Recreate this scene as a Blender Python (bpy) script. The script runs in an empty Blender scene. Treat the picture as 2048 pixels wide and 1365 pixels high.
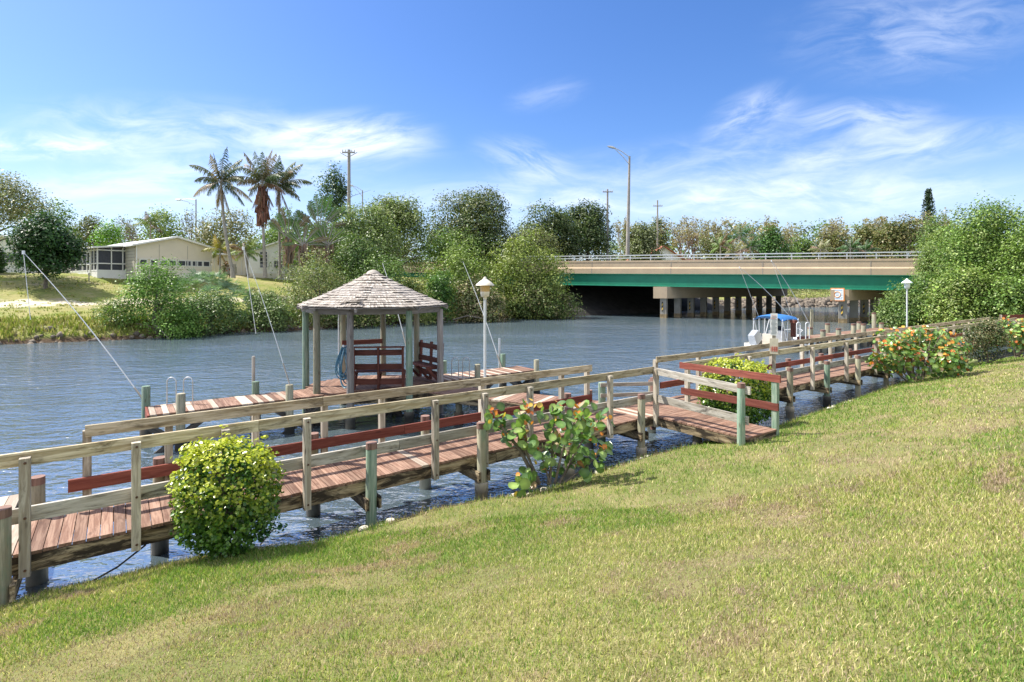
import bpy, math, random
import numpy as np
from mathutils import Vector, Matrix

# ------------------------------------------------------------------ camera, sky, sun, exposure
S = bpy.context.scene
C = S.collection
F, CX, HY, CZ = 1080.0, 1024.0, 572.0, 3.55          # focal length, centre, horizon row, eye height
cam_d = bpy.data.cameras.new('camera'); cam = bpy.data.objects.new('camera', cam_d); C.objects.link(cam)
cam.location = (0, 0, CZ); cam.rotation_euler = (math.radians(90), 0, 0)
cam_d.sensor_width = 36; cam_d.lens = 36*F/2048; cam_d.shift_y = -(682.5-HY)/2048
cam_d.clip_start = .1; cam_d.clip_end = 9000
S.camera = cam
SUN_EL, SUN_AZ = 54.0, -77.0                          # azimuth measured from +Y towards +X
W = bpy.data.worlds.new('World'); S.world = W; W.use_nodes = True
sun_d = bpy.data.lights.new('sun', 'SUN'); sun_d.energy = 4.6; sun_d.angle = math.radians(.55); sun_d.color = (1, .95, .86)
sun = bpy.data.objects.new('sun', sun_d); C.objects.link(sun); sun.location = (-30, 10, 60)
_a, _e = math.radians(SUN_AZ), math.radians(SUN_EL)
sdir = Vector((math.sin(_a)*math.cos(_e), math.cos(_a)*math.cos(_e), math.sin(_e)))
sun.rotation_euler = sdir.to_track_quat('Z', 'Y').to_euler()
S.view_settings.view_transform = 'Standard'; S.view_settings.look = 'None'
S.view_settings.exposure = 0.92; S.view_settings.gamma = 1
S.cycles.max_bounces = 6; S.cycles.transparent_max_bounces = 8
S.cycles.sample_clamp_indirect = 4; S.cycles.sample_clamp_direct = 2.5; S.cycles.caustics_reflective = False; S.cycles.caustics_refractive = False

class NT:
    """tiny node helper"""
    def __init__(s, tree): s.t = tree; s.n = tree.nodes; s.l = tree.links
    def new(s, typ, **kw):
        nd = s.n.new(typ)
        for k, v in kw.items(): setattr(nd, k, v)
        return nd
    def put(s, sock, v):
        if isinstance(v, bpy.types.NodeSocket): s.l.new(v, sock)
        elif v is not None: sock.default_value = v
    def math(s, op, a, b=None, c=None, clamp=False):
        nd = s.new('ShaderNodeMath', operation=op, use_clamp=clamp)
        s.put(nd.inputs[0], a)
        if b is not None: s.put(nd.inputs[1], b)
        if c is not None: s.put(nd.inputs[2], c)
        return nd.outputs[0]
    def vmath(s, op, a, b=None):
        nd = s.new('ShaderNodeVectorMath', operation=op); s.put(nd.inputs[0], a)
        if b is not None: s.put(nd.inputs[1], b)
        return nd.outputs[0]
    def noise(s, vec, scale=5, detail=4, rough=.55, dist=0):
        nd = s.new('ShaderNodeTexNoise'); s.put(nd.inputs['Vector'], vec)
        nd.inputs['Scale'].default_value = scale; nd.inputs['Detail'].default_value = detail
        nd.inputs['Roughness'].default_value = rough; nd.inputs['Distortion'].default_value = dist
        return nd.outputs[0]
    def ramp(s, fac, lo, hi, a=0.0, b=1.0, smooth=True):
        nd = s.new('ShaderNodeMapRange'); nd.interpolation_type = 'SMOOTHSTEP' if smooth else 'LINEAR'
        s.put(nd.inputs[0], fac); nd.inputs[1].default_value = lo; nd.inputs[2].default_value = hi
        nd.inputs[3].default_value = a; nd.inputs[4].default_value = b
        return nd.outputs[0]
    def mix(s, fac, a, b, blend='MIX'):
        nd = s.new('ShaderNodeMix', data_type='RGBA', blend_type=blend)
        s.put(nd.inputs[0], fac); s.put(nd.inputs[6], a); s.put(nd.inputs[7], b)
        return nd.outputs[2]
    def sep(s, v):
        nd = s.new('ShaderNodeSeparateXYZ'); s.put(nd.inputs[0], v); return nd.outputs
    def comb(s, x=0, y=0, z=0):
        nd = s.new('ShaderNodeCombineXYZ')
        for i, v in enumerate((x, y, z)): s.put(nd.inputs[i], v)
        return nd.outputs[0]
    def attr(s, name):
        return s.new('ShaderNodeAttribute', attribute_name=name)
def rgb(*c): return (c[0], c[1], c[2], 1)

# sky: Nishita plus wisps of cirrus placed by compass direction
def build_sky():
    T = NT(W.node_tree); T.n.clear()
    out = T.new('ShaderNodeOutputWorld'); bg = T.new('ShaderNodeBackground'); T.l.new(bg.outputs[0], out.inputs[0])
    sky = T.new('ShaderNodeTexSky'); sky.sky_type = 'NISHITA'; sky.sun_disc = False
    sky.sun_elevation = math.radians(SUN_EL); sky.sun_rotation = math.radians(SUN_AZ % 360)
    sky.altitude = 0; sky.air_density = 1.0; sky.dust_density = 1.0; sky.ozone_density = 3.0
    tc = T.new('ShaderNodeTexCoord').outputs['Generated']
    x, y, z = T.sep(tc)
    hs = T.new('ShaderNodeHueSaturation'); T.l.new(sky.outputs[0], hs.inputs['Color'])
    hs.inputs['Saturation'].default_value = 1.22; hs.inputs['Value'].default_value = 1.0
    col = T.mix(1.0, hs.outputs[0], rgb(.98, 1.02, 1.24), 'MULTIPLY')
    yy = T.math('MAXIMUM', y, .05)
    k = T.math('DIVIDE', x, yy); v = T.math('DIVIDE', z, yy)
    front = T.ramp(y, .05, .25)
    kv = T.comb(k, v, 0)
    warp = T.noise(kv, 2.2, 3, .5)
    total = None
    # px centre, py centre, half length px, half height px, slope, strength, streak
    for (px, py, hl, hh, sl, st) in ((60, 292, 260, 36, .03, .8), (330, 262, 400, 80, .03, .34), (690, 285, 200, 70, -.05, .8),
                                     (600, 275, 330, 46, .1, .35),
                                     (1095, 190, 95, 36, -.25, .15), (1500, 235, 120, 60, -.55, .36), (1720, 240, 210, 52, .0, .38),
                                     (1800, 300, 360, 52, -.12, .38), (1650, 385, 500, 60, -.03, .4), (420, 350, 420, 60, 0, .4), (1060, 330, 130, 55, .35, .42), (1830, 60, 300, 120, -.1, .24),
                                     (1280, 400, 800, 60, .0, .35), (1500, 320, 560, 70, -.1, .2), (150, 390, 500, 50, .02, .32)):
        du = T.math('SUBTRACT', k, (px-CX)/F); dv = T.math('SUBTRACT', v, (HY-py)/F)
        a = math.atan(sl); ca, sa = math.cos(a), math.sin(a)           # slope is in image rows per column (down)
        uu = T.math('ADD', T.math('MULTIPLY', du, ca), T.math('MULTIPLY', dv, -sa))
        vv = T.math('ADD', T.math('MULTIPLY', du, sa), T.math('MULTIPLY', dv, ca))
        r = T.math('SQRT', T.math('ADD', T.math('POWER', T.math('ABSOLUTE', T.math('MULTIPLY', uu, F/hl)), 2.0),
                                  T.math('POWER', T.math('ABSOLUTE', T.math('MULTIPLY', vv, F/hh)), 2.0)))
        m = T.ramp(r, 1.15, .1)
        nz = T.noise(T.comb(T.math('ADD', T.math('MULTIPLY', uu, 4.5), T.math('MULTIPLY', warp, 1.4)),
                            T.math('ADD', T.math('MULTIPLY', vv, 17), T.math('MULTIPLY', warp, 2.2)), px*.013), 1.7, 8, .62, .5)
        c = T.math('MULTIPLY', T.math('MULTIPLY', m, T.ramp(nz, .30, .76)), st)
        total = c if total is None else T.math('ADD', total, c)
    haze = T.ramp(z, .26, .0, 0, .62)
    total = T.math('MULTIPLY', T.math('MULTIPLY', total, front), 1.35, clamp=True)
    col = T.mix(haze, col, rgb(5.6, 6.9, 8.4))
    col = T.mix(total, col, rgb(7.6, 8.0, 8.6))
    # unseen white cloud added overhead and behind the viewer to whiten fill light
    over = T.math('MAXIMUM', T.ramp(z, .50, .72), T.ramp(y, .02, -.25))
    zz = T.math('ADD', T.math('MAXIMUM', z, 0.0), .25)
    cl = T.ramp(T.noise(T.comb(T.math('DIVIDE', x, zz), T.math('DIVIDE', y, zz), 3.3), 1.6, 6, .6, .4), .42, .58)
    col = T.mix(T.math('MULTIPLY', over, cl), col, rgb(8.6, 8.6, 8.5))
    T.l.new(col, bg.inputs[0]); bg.inputs[1].default_value = .09
build_sky()

# ------------------------------------------------------------------ placing helpers
def gp(px, py, z):                      # point of a horizontal plane seen at a photo pixel
    Y = (CZ-z)*F/(py-HY); return ((px-CX)/F*Y, Y, z)
def at(px, py, Y): return ((px-CX)/F*Y, Y, CZ-(py-HY)/F*Y)
WD = (.808, .590); E0 = 7.447           # walkway direction and distance
def SE(s, e, z=0.0): return (WD[0]*s-WD[1]*(e+E0), WD[1]*s+WD[0]*(e+E0), z)
def toSE(X, Y): return (X*WD[0]+Y*WD[1], -(X*WD[1]-Y*WD[0])-E0)
def s_of(px, e):
    k = (px-CX)/F; E = e+E0; return E*(WD[1]+WD[0]*k)/(WD[0]-WD[1]*k)
DZ = .81                                # deck level
wd = Vector((WD[0], WD[1], 0)); ed = Vector((-WD[1], WD[0], 0)); UP = Vector((0, 0, 1))

# ------------------------------------------------------------------ mesh builder
class MB:
    def __init__(s, seed=0):
        s.v = []; s.f = []; s.g = []; s.r = []; s.sm = []; s.rng = random.Random(seed)
    def _add(s, verts, faces, gr, rnd, smooth):
        o = len(s.v); s.v += [tuple(p) for p in verts]; s.g += gr; s.r += [rnd]*len(verts)
        for f in faces: s.f.append(tuple(i+o for i in f)); s.sm.append(smooth)
    def beam(s, p0, p1, w, h, up=UP, rnd=None, tw=None):
        """board from p0 to p1 (centre line), w across, h along up"""
        p0, p1 = Vector(p0), Vector(p1); d = p1-p0; L = d.length; d.normalize()
        a = d.cross(up); a.normalize(); b = a.cross(d); b.normalize()
        rnd = s.rng.random() if rnd is None else rnd; off = rnd*37.0
        V = []; G = []
        for t, p in ((0, p0), (L, p1)):
            for i, j in ((-1, -1), (1, -1), (1, 1), (-1, 1)):
                V.append(p+a*(w/2*i)+b*(h/2*j)); G.append((t+off, i*w/2+off*.7, j*h/2+off*.3))
        s._add(V, [(3, 2, 1, 0), (4, 5, 6, 7), (0, 1, 5, 4), (1, 2, 6, 5), (2, 3, 7, 6), (3, 0, 4, 7)], G, rnd, False); return s
    def box(s, c, sx, sy, sz, rot=0.0, rnd=None):
        c = Vector(c); r = Vector((math.cos(rot), math.sin(rot), 0))
        return s.beam(c-r*sx/2, c+r*sx/2, sy, sz, rnd=rnd)
    def tube(s, pts, rad, n=8, caps=True, rnd=None):
        pts = [Vector(p) for p in pts]; m = len(pts)
        rad = [rad]*m if not hasattr(rad, '__len__') else rad
        rnd = s.rng.random() if rnd is None else rnd; off = rnd*37.0
        V = []; G = []; L = 0; ref = None
        for i, p in enumerate(pts):
            d = (pts[min(i+1, m-1)]-pts[max(i-1, 0)])
            d = d.normalized() if d.length > 1e-9 else UP.copy()
            if ref is None: ref = Vector((0, 1, 0)) if abs(d.z) > .8 else UP
            a = d.cross(ref)
            if a.length < 1e-4: a = d.cross(Vector((1, .2, .1)))
            a.normalize(); b = d.cross(a); ref = a.cross(d) if False else ref
            if i: L += (p-pts[i-1]).length
            for k in range(n):
                t = 2*math.pi*k/n
                V.append(p+a*(rad[i]*math.cos(t))+b*(rad[i]*math.sin(t)))
                G.append((L+off, rad[i]*math.cos(t)+off*.7, rad[i]*math.sin(t)+off*.3))
        Fc = []
        for i in range(m-1):
            for k in range(n):
                q = (k+1) % n
                Fc.append((i*n+k, (i+1)*n+k, (i+1)*n+q, i*n+q))
        s._add(V, Fc, G, rnd, True)
        if caps:
            for i, rev in ((0, False), (m-1, True)):
                ring = V[i*n:(i+1)*n]
                s._add(ring, [tuple(range(n-1, -1, -1)) if rev else tuple(range(n))], [(g[0], g[1]*.2, g[2]*.2) for g in G[i*n:(i+1)*n]], rnd, False)
        return s
    def lathe(s, c, prof, n=20, rnd=0.5, tilt=None):
        c = Vector(c); V = []; G = []
        for r, z in prof:
            for k in range(n):
                t = 2*math.pi*k/n; q = Vector((r*math.cos(t), r*math.sin(t), z))
                if tilt: q = tilt @ q
                V.append(c+q); G.append((z, t*r, r))
        m = len(prof)
        Fc = [(i*n+k, i*n+(k+1) % n, (i+1)*n+(k+1) % n, (i+1)*n+k) for i in range(m-1) for k in range(n)]
        s._add(V, Fc, G, rnd, True); return s
    def poly(s, pts, rnd=.5, smooth=False):
        s._add(pts, [tuple(range(len(pts)))], [tuple(p) for p in pts], rnd, smooth); return s
    def prism(s, pts, vec, rnd=.5):
        """closed outline pts pushed along vec"""
        n = len(pts); vec = Vector(vec); A = [Vector(p) for p in pts]; B = [p+vec for p in A]
        V = A+B; Fc = [tuple(range(n-1, -1, -1)), tuple(range(n, 2*n))]+[(i, (i+1) % n, n+(i+1) % n, n+i) for i in range(n)]
        s._add(V, Fc, [tuple(p) for p in V], rnd, False); return s
    def grid(s, rows, smooth=True, rnd=.5, closed=False):
        """rows of equal length lists of points"""
        m, n = len(rows), len(rows[0]); V = [p for r in rows for p in r]
        Fc = [(i*n+k, i*n+(k+1) % n, (i+1)*n+(k+1) % n, (i+1)*n+k) for i in range(m-1) for k in range(n if closed else n-1)]
        s._add(V, Fc, [tuple(p) for p in V], rnd, smooth); return s
    def build(s, name, mat, parent=None, fix=True):
        me = bpy.data.meshes.new(name); me.from_pydata([tuple(p) for p in s.v], [], s.f)
        me.polygons.foreach_set('use_smooth', s.sm)
        a = me.attributes.new('gr', 'FLOAT_VECTOR', 'POINT'); a.data.foreach_set('vector', [c for g in s.g for c in g])
        b = me.attributes.new('rnd', 'FLOAT', 'POINT'); b.data.foreach_set('value', s.r)
        return link(name, me, mat, parent)
def link(name, me, mat, parent=None):
    if mat is not None:
        for m in (mat if isinstance(mat, (list, tuple)) else [mat]): me.materials.append(m)
    o = bpy.data.objects.new(name, me); C.objects.link(o)
    if parent is not None: adopt(o, parent)
    return o
def adopt(o, parent):
    o.parent = parent                                  # meshes are built in world space; only the Empties have a location
    if parent.type == 'EMPTY': o.matrix_parent_inverse = Matrix.Translation(parent.location).inverted()
def thing(name, label, cat, loc=(0, 0, 0), group=None):
    o = bpy.data.objects.new(name, None); C.objects.link(o); o.location = loc; o.empty_display_size = .2
    return tag(o, label, cat, group)
def tag(o, label, cat, group=None):
    o['label'] = label; o['category'] = cat
    if group: o['group'] = group
    return o
def structure(o): o['kind'] = 'structure'; return o
def fastmesh(name, V, quads, col=None, mat=None, parent=None, tris=False, smooth=False):
    """numpy mesh: V (n,3), quads (m,k), col (n,3)"""
    me = bpy.data.meshes.new(name); n = len(V); m, k = quads.shape
    me.vertices.add(n); me.vertices.foreach_set('co', np.ascontiguousarray(V, dtype=np.float32).ravel())
    me.loops.add(m*k); me.loops.foreach_set('vertex_index', np.ascontiguousarray(quads, dtype=np.int32).ravel())
    me.polygons.add(m); me.polygons.foreach_set('loop_start', np.arange(0, m*k, k, dtype=np.int32))
    try: me.polygons.foreach_set('loop_total', np.full(m, k, dtype=np.int32))
    except Exception: pass
    if smooth: me.polygons.foreach_set('use_smooth', np.ones(m, dtype=bool))
    if col is not None:
        a = me.attributes.new('Col', 'FLOAT_COLOR', 'POINT')
        c4 = np.ones((n, 4), dtype=np.float32); c4[:, :3] = col; a.data.foreach_set('color', c4.ravel())
    me.update(calc_edges=True)
    return link(name, me, mat, parent)

# ------------------------------------------------------------------ materials
def new_mat(name):
    m = bpy.data.materials.new(name); m.use_nodes = True; T = NT(m.node_tree); T.n.clear()
    out = T.new('ShaderNodeOutputMaterial'); p = T.new('ShaderNodeBsdfPrincipled'); T.l.new(p.outputs[0], out.inputs[0])
    return m, T, p, out
def wood(name, c1, c2, dark=(.05, .04, .03), stain=.5, moss=None, rough=.8, lo=.56, hi=.74):
    m, T, p, out = new_mat(name)
    g = T.attr('gr').outputs['Vector']; r = T.attr('rnd').outputs['Fac']
    n1 = T.noise(T.vmath('MULTIPLY', g, (1.5, 24, 24)), 1, 5, .6, .8)
    n2 = T.noise(T.vmath('MULTIPLY', g, (5, 90, 90)), 1, 3, .6)
    n3 = T.noise(T.vmath('MULTIPLY', g, (2.1, 8, 8)), 1, 6, .7, .5)
    c = T.mix(T.ramp(n1, .36, .64), rgb(*c1), rgb(*c2))
    c = T.mix(T.math('MULTIPLY', T.ramp(n2, .52, .75), .45), c, rgb(*dark))
    if moss:
        c = T.mix(T.math('MULTIPLY', T.ramp(T.noise(T.vmath('MULTIPLY', g, (2.2, 6, 6)), 1.3, 5, .65), .45, .72), .75), c, rgb(*moss))
    c = T.mix(T.math('MULTIPLY', T.ramp(n3, lo, hi), stain), c, rgb(*dark))
    vo = T.new('ShaderNodeTexVoronoi'); T.l.new(T.vmath('MULTIPLY', g, (2.6, 9, 9)), vo.inputs['Vector']); vo.inputs['Scale'].default_value = 1
    c = T.mix(T.math('MULTIPLY', T.ramp(vo.outputs['Distance'], .17, .07), .7), c, rgb(*[q*1.5 for q in dark]))
    c = T.mix(1, c, T.comb(*[T.math('MULTIPLY_ADD', r, .5, .74)]*3), 'MULTIPLY')
    T.l.new(c, p.inputs['Base Color']); p.inputs['Roughness'].default_value = rough
    p.inputs['Specular IOR Level'].default_value = .25
    b = T.new('ShaderNodeBump'); b.inputs['Strength'].default_value = .35; b.inputs['Distance'].default_value = .004
    T.l.new(n2, b.inputs['Height']); T.l.new(b.outputs[0], p.inputs['Normal'])
    return m
def plain(name, c, rough=.6, metal=0.0, var=.15, scale=6.0, dirt=None, dirt_amt=.4, bump=0.0, spec=.4):
    m, T, p, out = new_mat(name)
    pos = T.new('ShaderNodeNewGeometry').outputs['Position']
    n = T.noise(pos, scale, 5, .6)
    cc = T.mix(T.ramp(n, .3, .7), rgb(*[v*(1-var) for v in c]), rgb(*[min(1, v*(1+var)) for v in c]))
    if dirt:
        n2 = T.noise(T.vmath('MULTIPLY', pos, (1, 1, .35)), scale*.45, 6, .68)
        cc = T.mix(T.math('MULTIPLY', T.ramp(n2, .5, .72), dirt_amt), cc, rgb(*dirt))
    T.l.new(cc, p.inputs['Base Color']); p.inputs['Roughness'].default_value = rough; p.inputs['Metallic'].default_value = metal
    p.inputs['Specular IOR Level'].default_value = spec
    if bump:
        b = T.new('ShaderNodeBump'); b.inputs['Strength'].default_value = bump; b.inputs['Distance'].default_value = .02
        T.l.new(T.noise(pos, scale*4, 4, .6), b.inputs['Height']); T.l.new(b.outputs[0], p.inputs['Normal'])
    return m
def leafmat(name, rough=.45, trans=.27, spec=.35):
    m, T, p, out = new_mat(name)
    col = T.attr('Col').outputs['Color']
    T.l.new(col, p.inputs['Base Color']); p.inputs['Roughness'].default_value = rough; p.inputs['Specular IOR Level'].default_value = spec
    tr = T.new('ShaderNodeBsdfTranslucent'); T.l.new(T.mix(1, col, rgb(1.1, 1.25, .6), 'MULTIPLY'), tr.inputs[0])
    mx = T.new('ShaderNodeMixShader'); mx.inputs[0].default_value = trans
    T.l.new(p.outputs[0], mx.inputs[1]); T.l.new(tr.outputs[0], mx.inputs[2]); T.l.new(mx.outputs[0], out.inputs[0])
    return m
M = {}
M['deck'] = wood('deck_wood', (.165, .088, .060), (.315, .20, .145), (.075, .042, .03), .6)
M['deck_new'] = wood('bare_deck_wood', (.40, .32, .25), (.53, .445, .36), (.2, .13, .09), .45)
M['rail'] = wood('weathered_rail_wood', (.33, .26, .15), (.60, .52, .37), (.075, .055, .03), .8, lo=.48, hi=.68)
M['post'] = wood('grey_post_wood', (.33, .28, .215), (.56, .51, .42), (.075, .055, .04), .65, lo=.52, hi=.72)
M['grey'] = wood('grey_board_wood', (.30, .27, .22), (.46, .43, .38), (.04, .032, .025), .85, lo=.50, hi=.68)
M['red'] = wood('red_rail_wood', (.165, .045, .032), (.26, .085, .06), (.06, .022, .018), .5)
M['redbrown'] = wood('brown_bench_wood', (.13, .045, .032), (.19, .075, .055), (.05, .02, .018), .4)
M['beam'] = wood('stained_beam_wood', (.22, .16, .09), (.46, .37, .24), (.022, .016, .012), .95, lo=.40, hi=.56)
M['pile'] = wood('pile_wood', (.26, .235, .16), (.38, .35, .26), (.05, .04, .028), .6, moss=(.20, .25, .17))
M['pile_green'] = wood('green_pile_wood', (.14, .21, .15), (.30, .36, .28), (.06, .06, .04), .5, moss=(.13, .25, .18))
M['pile_cap'] = wood('pile_top_paint', (.16, .09, .07), (.26, .16, .13), (.05, .03, .03), .5)
M['sleeve'] = plain('pile_sleeve_plastic', (.10, .095, .085), .6, var=.3, scale=4, dirt=(.24, .15, .08), dirt_amt=.7)
M['sleeve_tan'] = plain('tan_pile_sleeve', (.52, .47, .38), .55, var=.15, scale=4, dirt=(.25, .14, .06), dirt_amt=.7)
M['dark_wood'] = wood('wet_brace_wood', (.05, .048, .045), (.10, .09, .08), (.015, .015, .015), .6)
M['shingle'] = wood('grey_shingle_wood', (.25, .21, .175), (.60, .55, .49), (.09, .07, .06), .6, lo=.48, hi=.66)
M['fascia'] = wood('grey_fascia_wood', (.20, .18, .165), (.33, .30, .28), (.06, .05, .045), .5)
M['steel'] = plain('galvanised_steel', (.55, .57, .58), .35, .7, .1, 10)
M['whip'] = plain('grey_fibreglass', (.58, .60, .61), .45, 0, .06, 8)
M['alu'] = plain('white_pipe', (.74, .75, .76), .4, 0, .06, 8)
M['concrete'] = plain('tan_concrete', (.50, .385, .26), .85, var=.06, scale=1.1, dirt=(.33, .26, .2), dirt_amt=.3)
M['concrete_grey'] = plain('grey_concrete', (.31, .29, .255), .85, var=.12, scale=1.5, dirt=(.2, .17, .13), dirt_amt=.6)
M['girder'] = plain('green_girder_paint', (.014, .20, .12), .5, var=.08, scale=1.2, dirt=(.02, .15, .095), dirt_amt=.5)
M['asphalt'] = plain('asphalt', (.06, .06, .06), .9, scale=3)
M['guard'] = plain('painted_guard_rail', (.60, .62, .63), .5, .2, .06)
M['dark_slope'] = plain('shaded_slope_paving', (.055, .05, .045), .9, var=.3, scale=1.3)  # concrete slope; the shade under the bridge is put into its dark colour
M['house'] = plain('cream_siding', (.74, .69, .60), .7, var=.04, scale=1)
M['house_tan'] = plain('tan_panel', (.70, .625, .50), .7, var=.04, scale=1)
M['house_white'] = plain('white_paint', (.78, .78, .76), .6, var=.04, scale=2)
M['roof_white'] = plain('white_metal_roof', (.80, .79, .75), .5, var=.04, scale=2, dirt=(.55, .52, .47), dirt_amt=.4)
M['roof_red'] = plain('red_tile_roof', (.36, .13, .085), .8, var=.2, scale=4)
M['glass'] = plain('dark_window_glass', (.02, .025, .035), .08, spec=.8)
M['screen'] = plain('dark_screen', (.045, .05, .065), .5)
M['rock'] = plain('shore_rock', (.17, .14, .11), .9, var=.5, scale=3, dirt=(.07, .06, .05), dirt_amt=.8, bump=.5)
M['bark'] = plain('bark', (.17, .14, .11), .9, var=.35, scale=9, bump=.5)
M['palm_bark'] = plain('palm_trunk', (.31, .285, .25), .9, var=.2, scale=7, bump=.4)
M['bare'] = plain('bare_twigs', (.26, .22, .19), .9, var=.25, scale=3)
M['pole_grey'] = plain('weathered_pole', (.34, .31, .27), .8, var=.15, scale=2)
M['lamp_tan'] = plain('faded_lamp_metal', (.72, .66, .55), .5, var=.06, scale=12, dirt=(.5, .38, .22), dirt_amt=.4)
M['lamp_amber'] = plain('amber_lamp_glass', (.52, .33, .13), .3, var=.1)
M['lamp_green'] = plain('pale_lamp_metal', (.72, .78, .76), .45, var=.05)
M['blue_cloth'] = plain('blue_canvas', (.035, .16, .42), .7, var=.12, scale=5)
M['gelcoat'] = plain('white_gelcoat', (.76, .75, .71), .25, var=.04, scale=3)
M['vinyl'] = plain('cream_vinyl', (.68, .62, .52), .5, var=.06)
M['black'] = plain('black_plastic', (.012, .014, .02), .25, spec=.6)
M['hose_blue'] = plain('blue_hose', (.10, .24, .34), .45, var=.3, scale=20)
M['hose_pale'] = plain('pale_hose', (.35, .50, .55), .45, var=.3, scale=20)
M['rust'] = plain('rusty_iron', (.10, .05, .03), .8, var=.4, scale=30)
M['sign_white'] = plain('sign_board', (.70, .70, .67), .5, var=.05, scale=8)
M['sign_tan'] = plain('faded_sign_board', (.55, .50, .38), .6, var=.08, scale=8)
M['ink_red'] = plain('red_sign_ink', (.50, .10, .07), .6)
M['ink_grey'] = plain('grey_sign_ink', (.22, .25, .27), .6)
M['ink_orange'] = plain('orange_sign_ink', (.60, .22, .06), .6)
M['ink_blue'] = plain('blue_sign_ink', (.22, .34, .50), .6)
M['rope'] = plain('white_rope', (.7, .7, .68), .8)
M['cable'] = plain('black_cable', (.015, .015, .015), .5)
M['leaf'] = leafmat('foliage_leaf')
M['leaf_gloss'] = leafmat('glossy_leaf', .28, .30, .5)
M['blade'] = leafmat('grass_blade', .55, .35, .2)
M['dry'] = leafmat('dry_frond', .8, .15, .1)
def hazard():
    m, T, p, out = new_mat('hazard_stripes')
    g = T.attr('gr').outputs['Vector']; x, y, z = T.sep(g)
    f = T.math('FRACT', T.math('MULTIPLY', T.math('ADD', x, T.math('MULTIPLY', y, 1.0)), 2.2))
    c = T.mix(T.math('GREATER_THAN', f, .5), rgb(.015, .015, .015), rgb(.62, .40, .06))
    T.l.new(c, p.inputs['Base Color']); p.inputs['Roughness'].default_value = .5
    return m
M['hazard'] = hazard()
def siding():
    m, T, p, out = new_mat('lap_siding')
    z = T.sep(T.new('ShaderNodeNewGeometry').outputs['Position'])[2]
    f = T.math('FRACT', T.math('MULTIPLY', z, 3.4))
    T.l.new(T.mix(T.math('LESS_THAN', f, .12), rgb(.66, .62, .53), rgb(.30, .28, .25)), p.inputs['Base Color'])
    b = T.new('ShaderNodeBump'); b.inputs['Strength'].default_value = .8; b.inputs['Distance'].default_value = .05
    T.l.new(f, b.inputs['Height']); T.l.new(b.outputs[0], p.inputs['Normal'])
    return m
M['siding'] = siding()
# ------------------------------------------------------------------ numpy noise
def vnoise(x, y, seed=0):
    def h(i, j):
        n = (i*374761393+j*668265263+seed*1274126177) & 0xffffffff
        n = ((n ^ (n >> 13))*1274126177) & 0xffffffff
        return ((n ^ (n >> 16)) & 0xffff)/65535.0
    xi = np.floor(x).astype(np.int64); yi = np.floor(y).astype(np.int64); fx = x-xi; fy = y-yi
    fx = fx*fx*(3-2*fx); fy = fy*fy*(3-2*fy)
    return (h(xi, yi)*(1-fx)+h(xi+1, yi)*fx)*(1-fy)+(h(xi, yi+1)*(1-fx)+h(xi+1, yi+1)*fx)*fy
def fbm(x, y, oct=4, seed=0):
    a, t, r = 0, 0, 1.0
    for o in range(oct):
        a = a+r*vnoise(x*2**o, y*2**o, seed+o*17); t += r; r *= .55
    return a/t

# ------------------------------------------------------------------ near lawn
_edge = [toSE(*gp(px, py, .38)[:2]) for px, py in ((-160, 1258), (0, 1206), (100, 1170), (220, 1146), (330, 1120), (480, 1092), (622, 1078), (745, 1043),
         (855, 1010), (965, 992), (1050, 982), (1130, 958), (1285, 908), (1380, 884), (1500, 862), (1560, 846), (1640, 818), (1720, 792),
         (1800, 764), (1900, 736), (1980, 720), (2048, 708))]
es = np.array([-40.]+[p[0] for p in _edge]+[60, 400.]); ee = np.array([_edge[0][1]]+[p[1] for p in _edge]+[_edge[-1][1]]*2)
def edge_e(s): return np.interp(s, es, ee)
def lawn_z(s, e):
    d = edge_e(s)-e
    up = .38+.222*np.maximum(d, 0)-.06*np.maximum(d-8.5, 0)
    up = np.minimum(up, 2.25)
    z = np.where(d >= 0, up, np.maximum(.38+d*1.3, -1.0))
    z = z-.10*np.exp(-np.maximum(d, 0)/.25)
    z = z+.05*(fbm(s*.9, e*.9, 3, 5)-.5)*np.clip(d+.3, 0, 1)+.14*(fbm(s*.23, e*.23, 2, 9)-.5)*np.clip(d/3, 0, 1)
    return z
def lawn_at(X, Y):
    s, e = toSE(X, Y); return float(lawn_z(np.array([s]), np.array([e]))[0])
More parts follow.
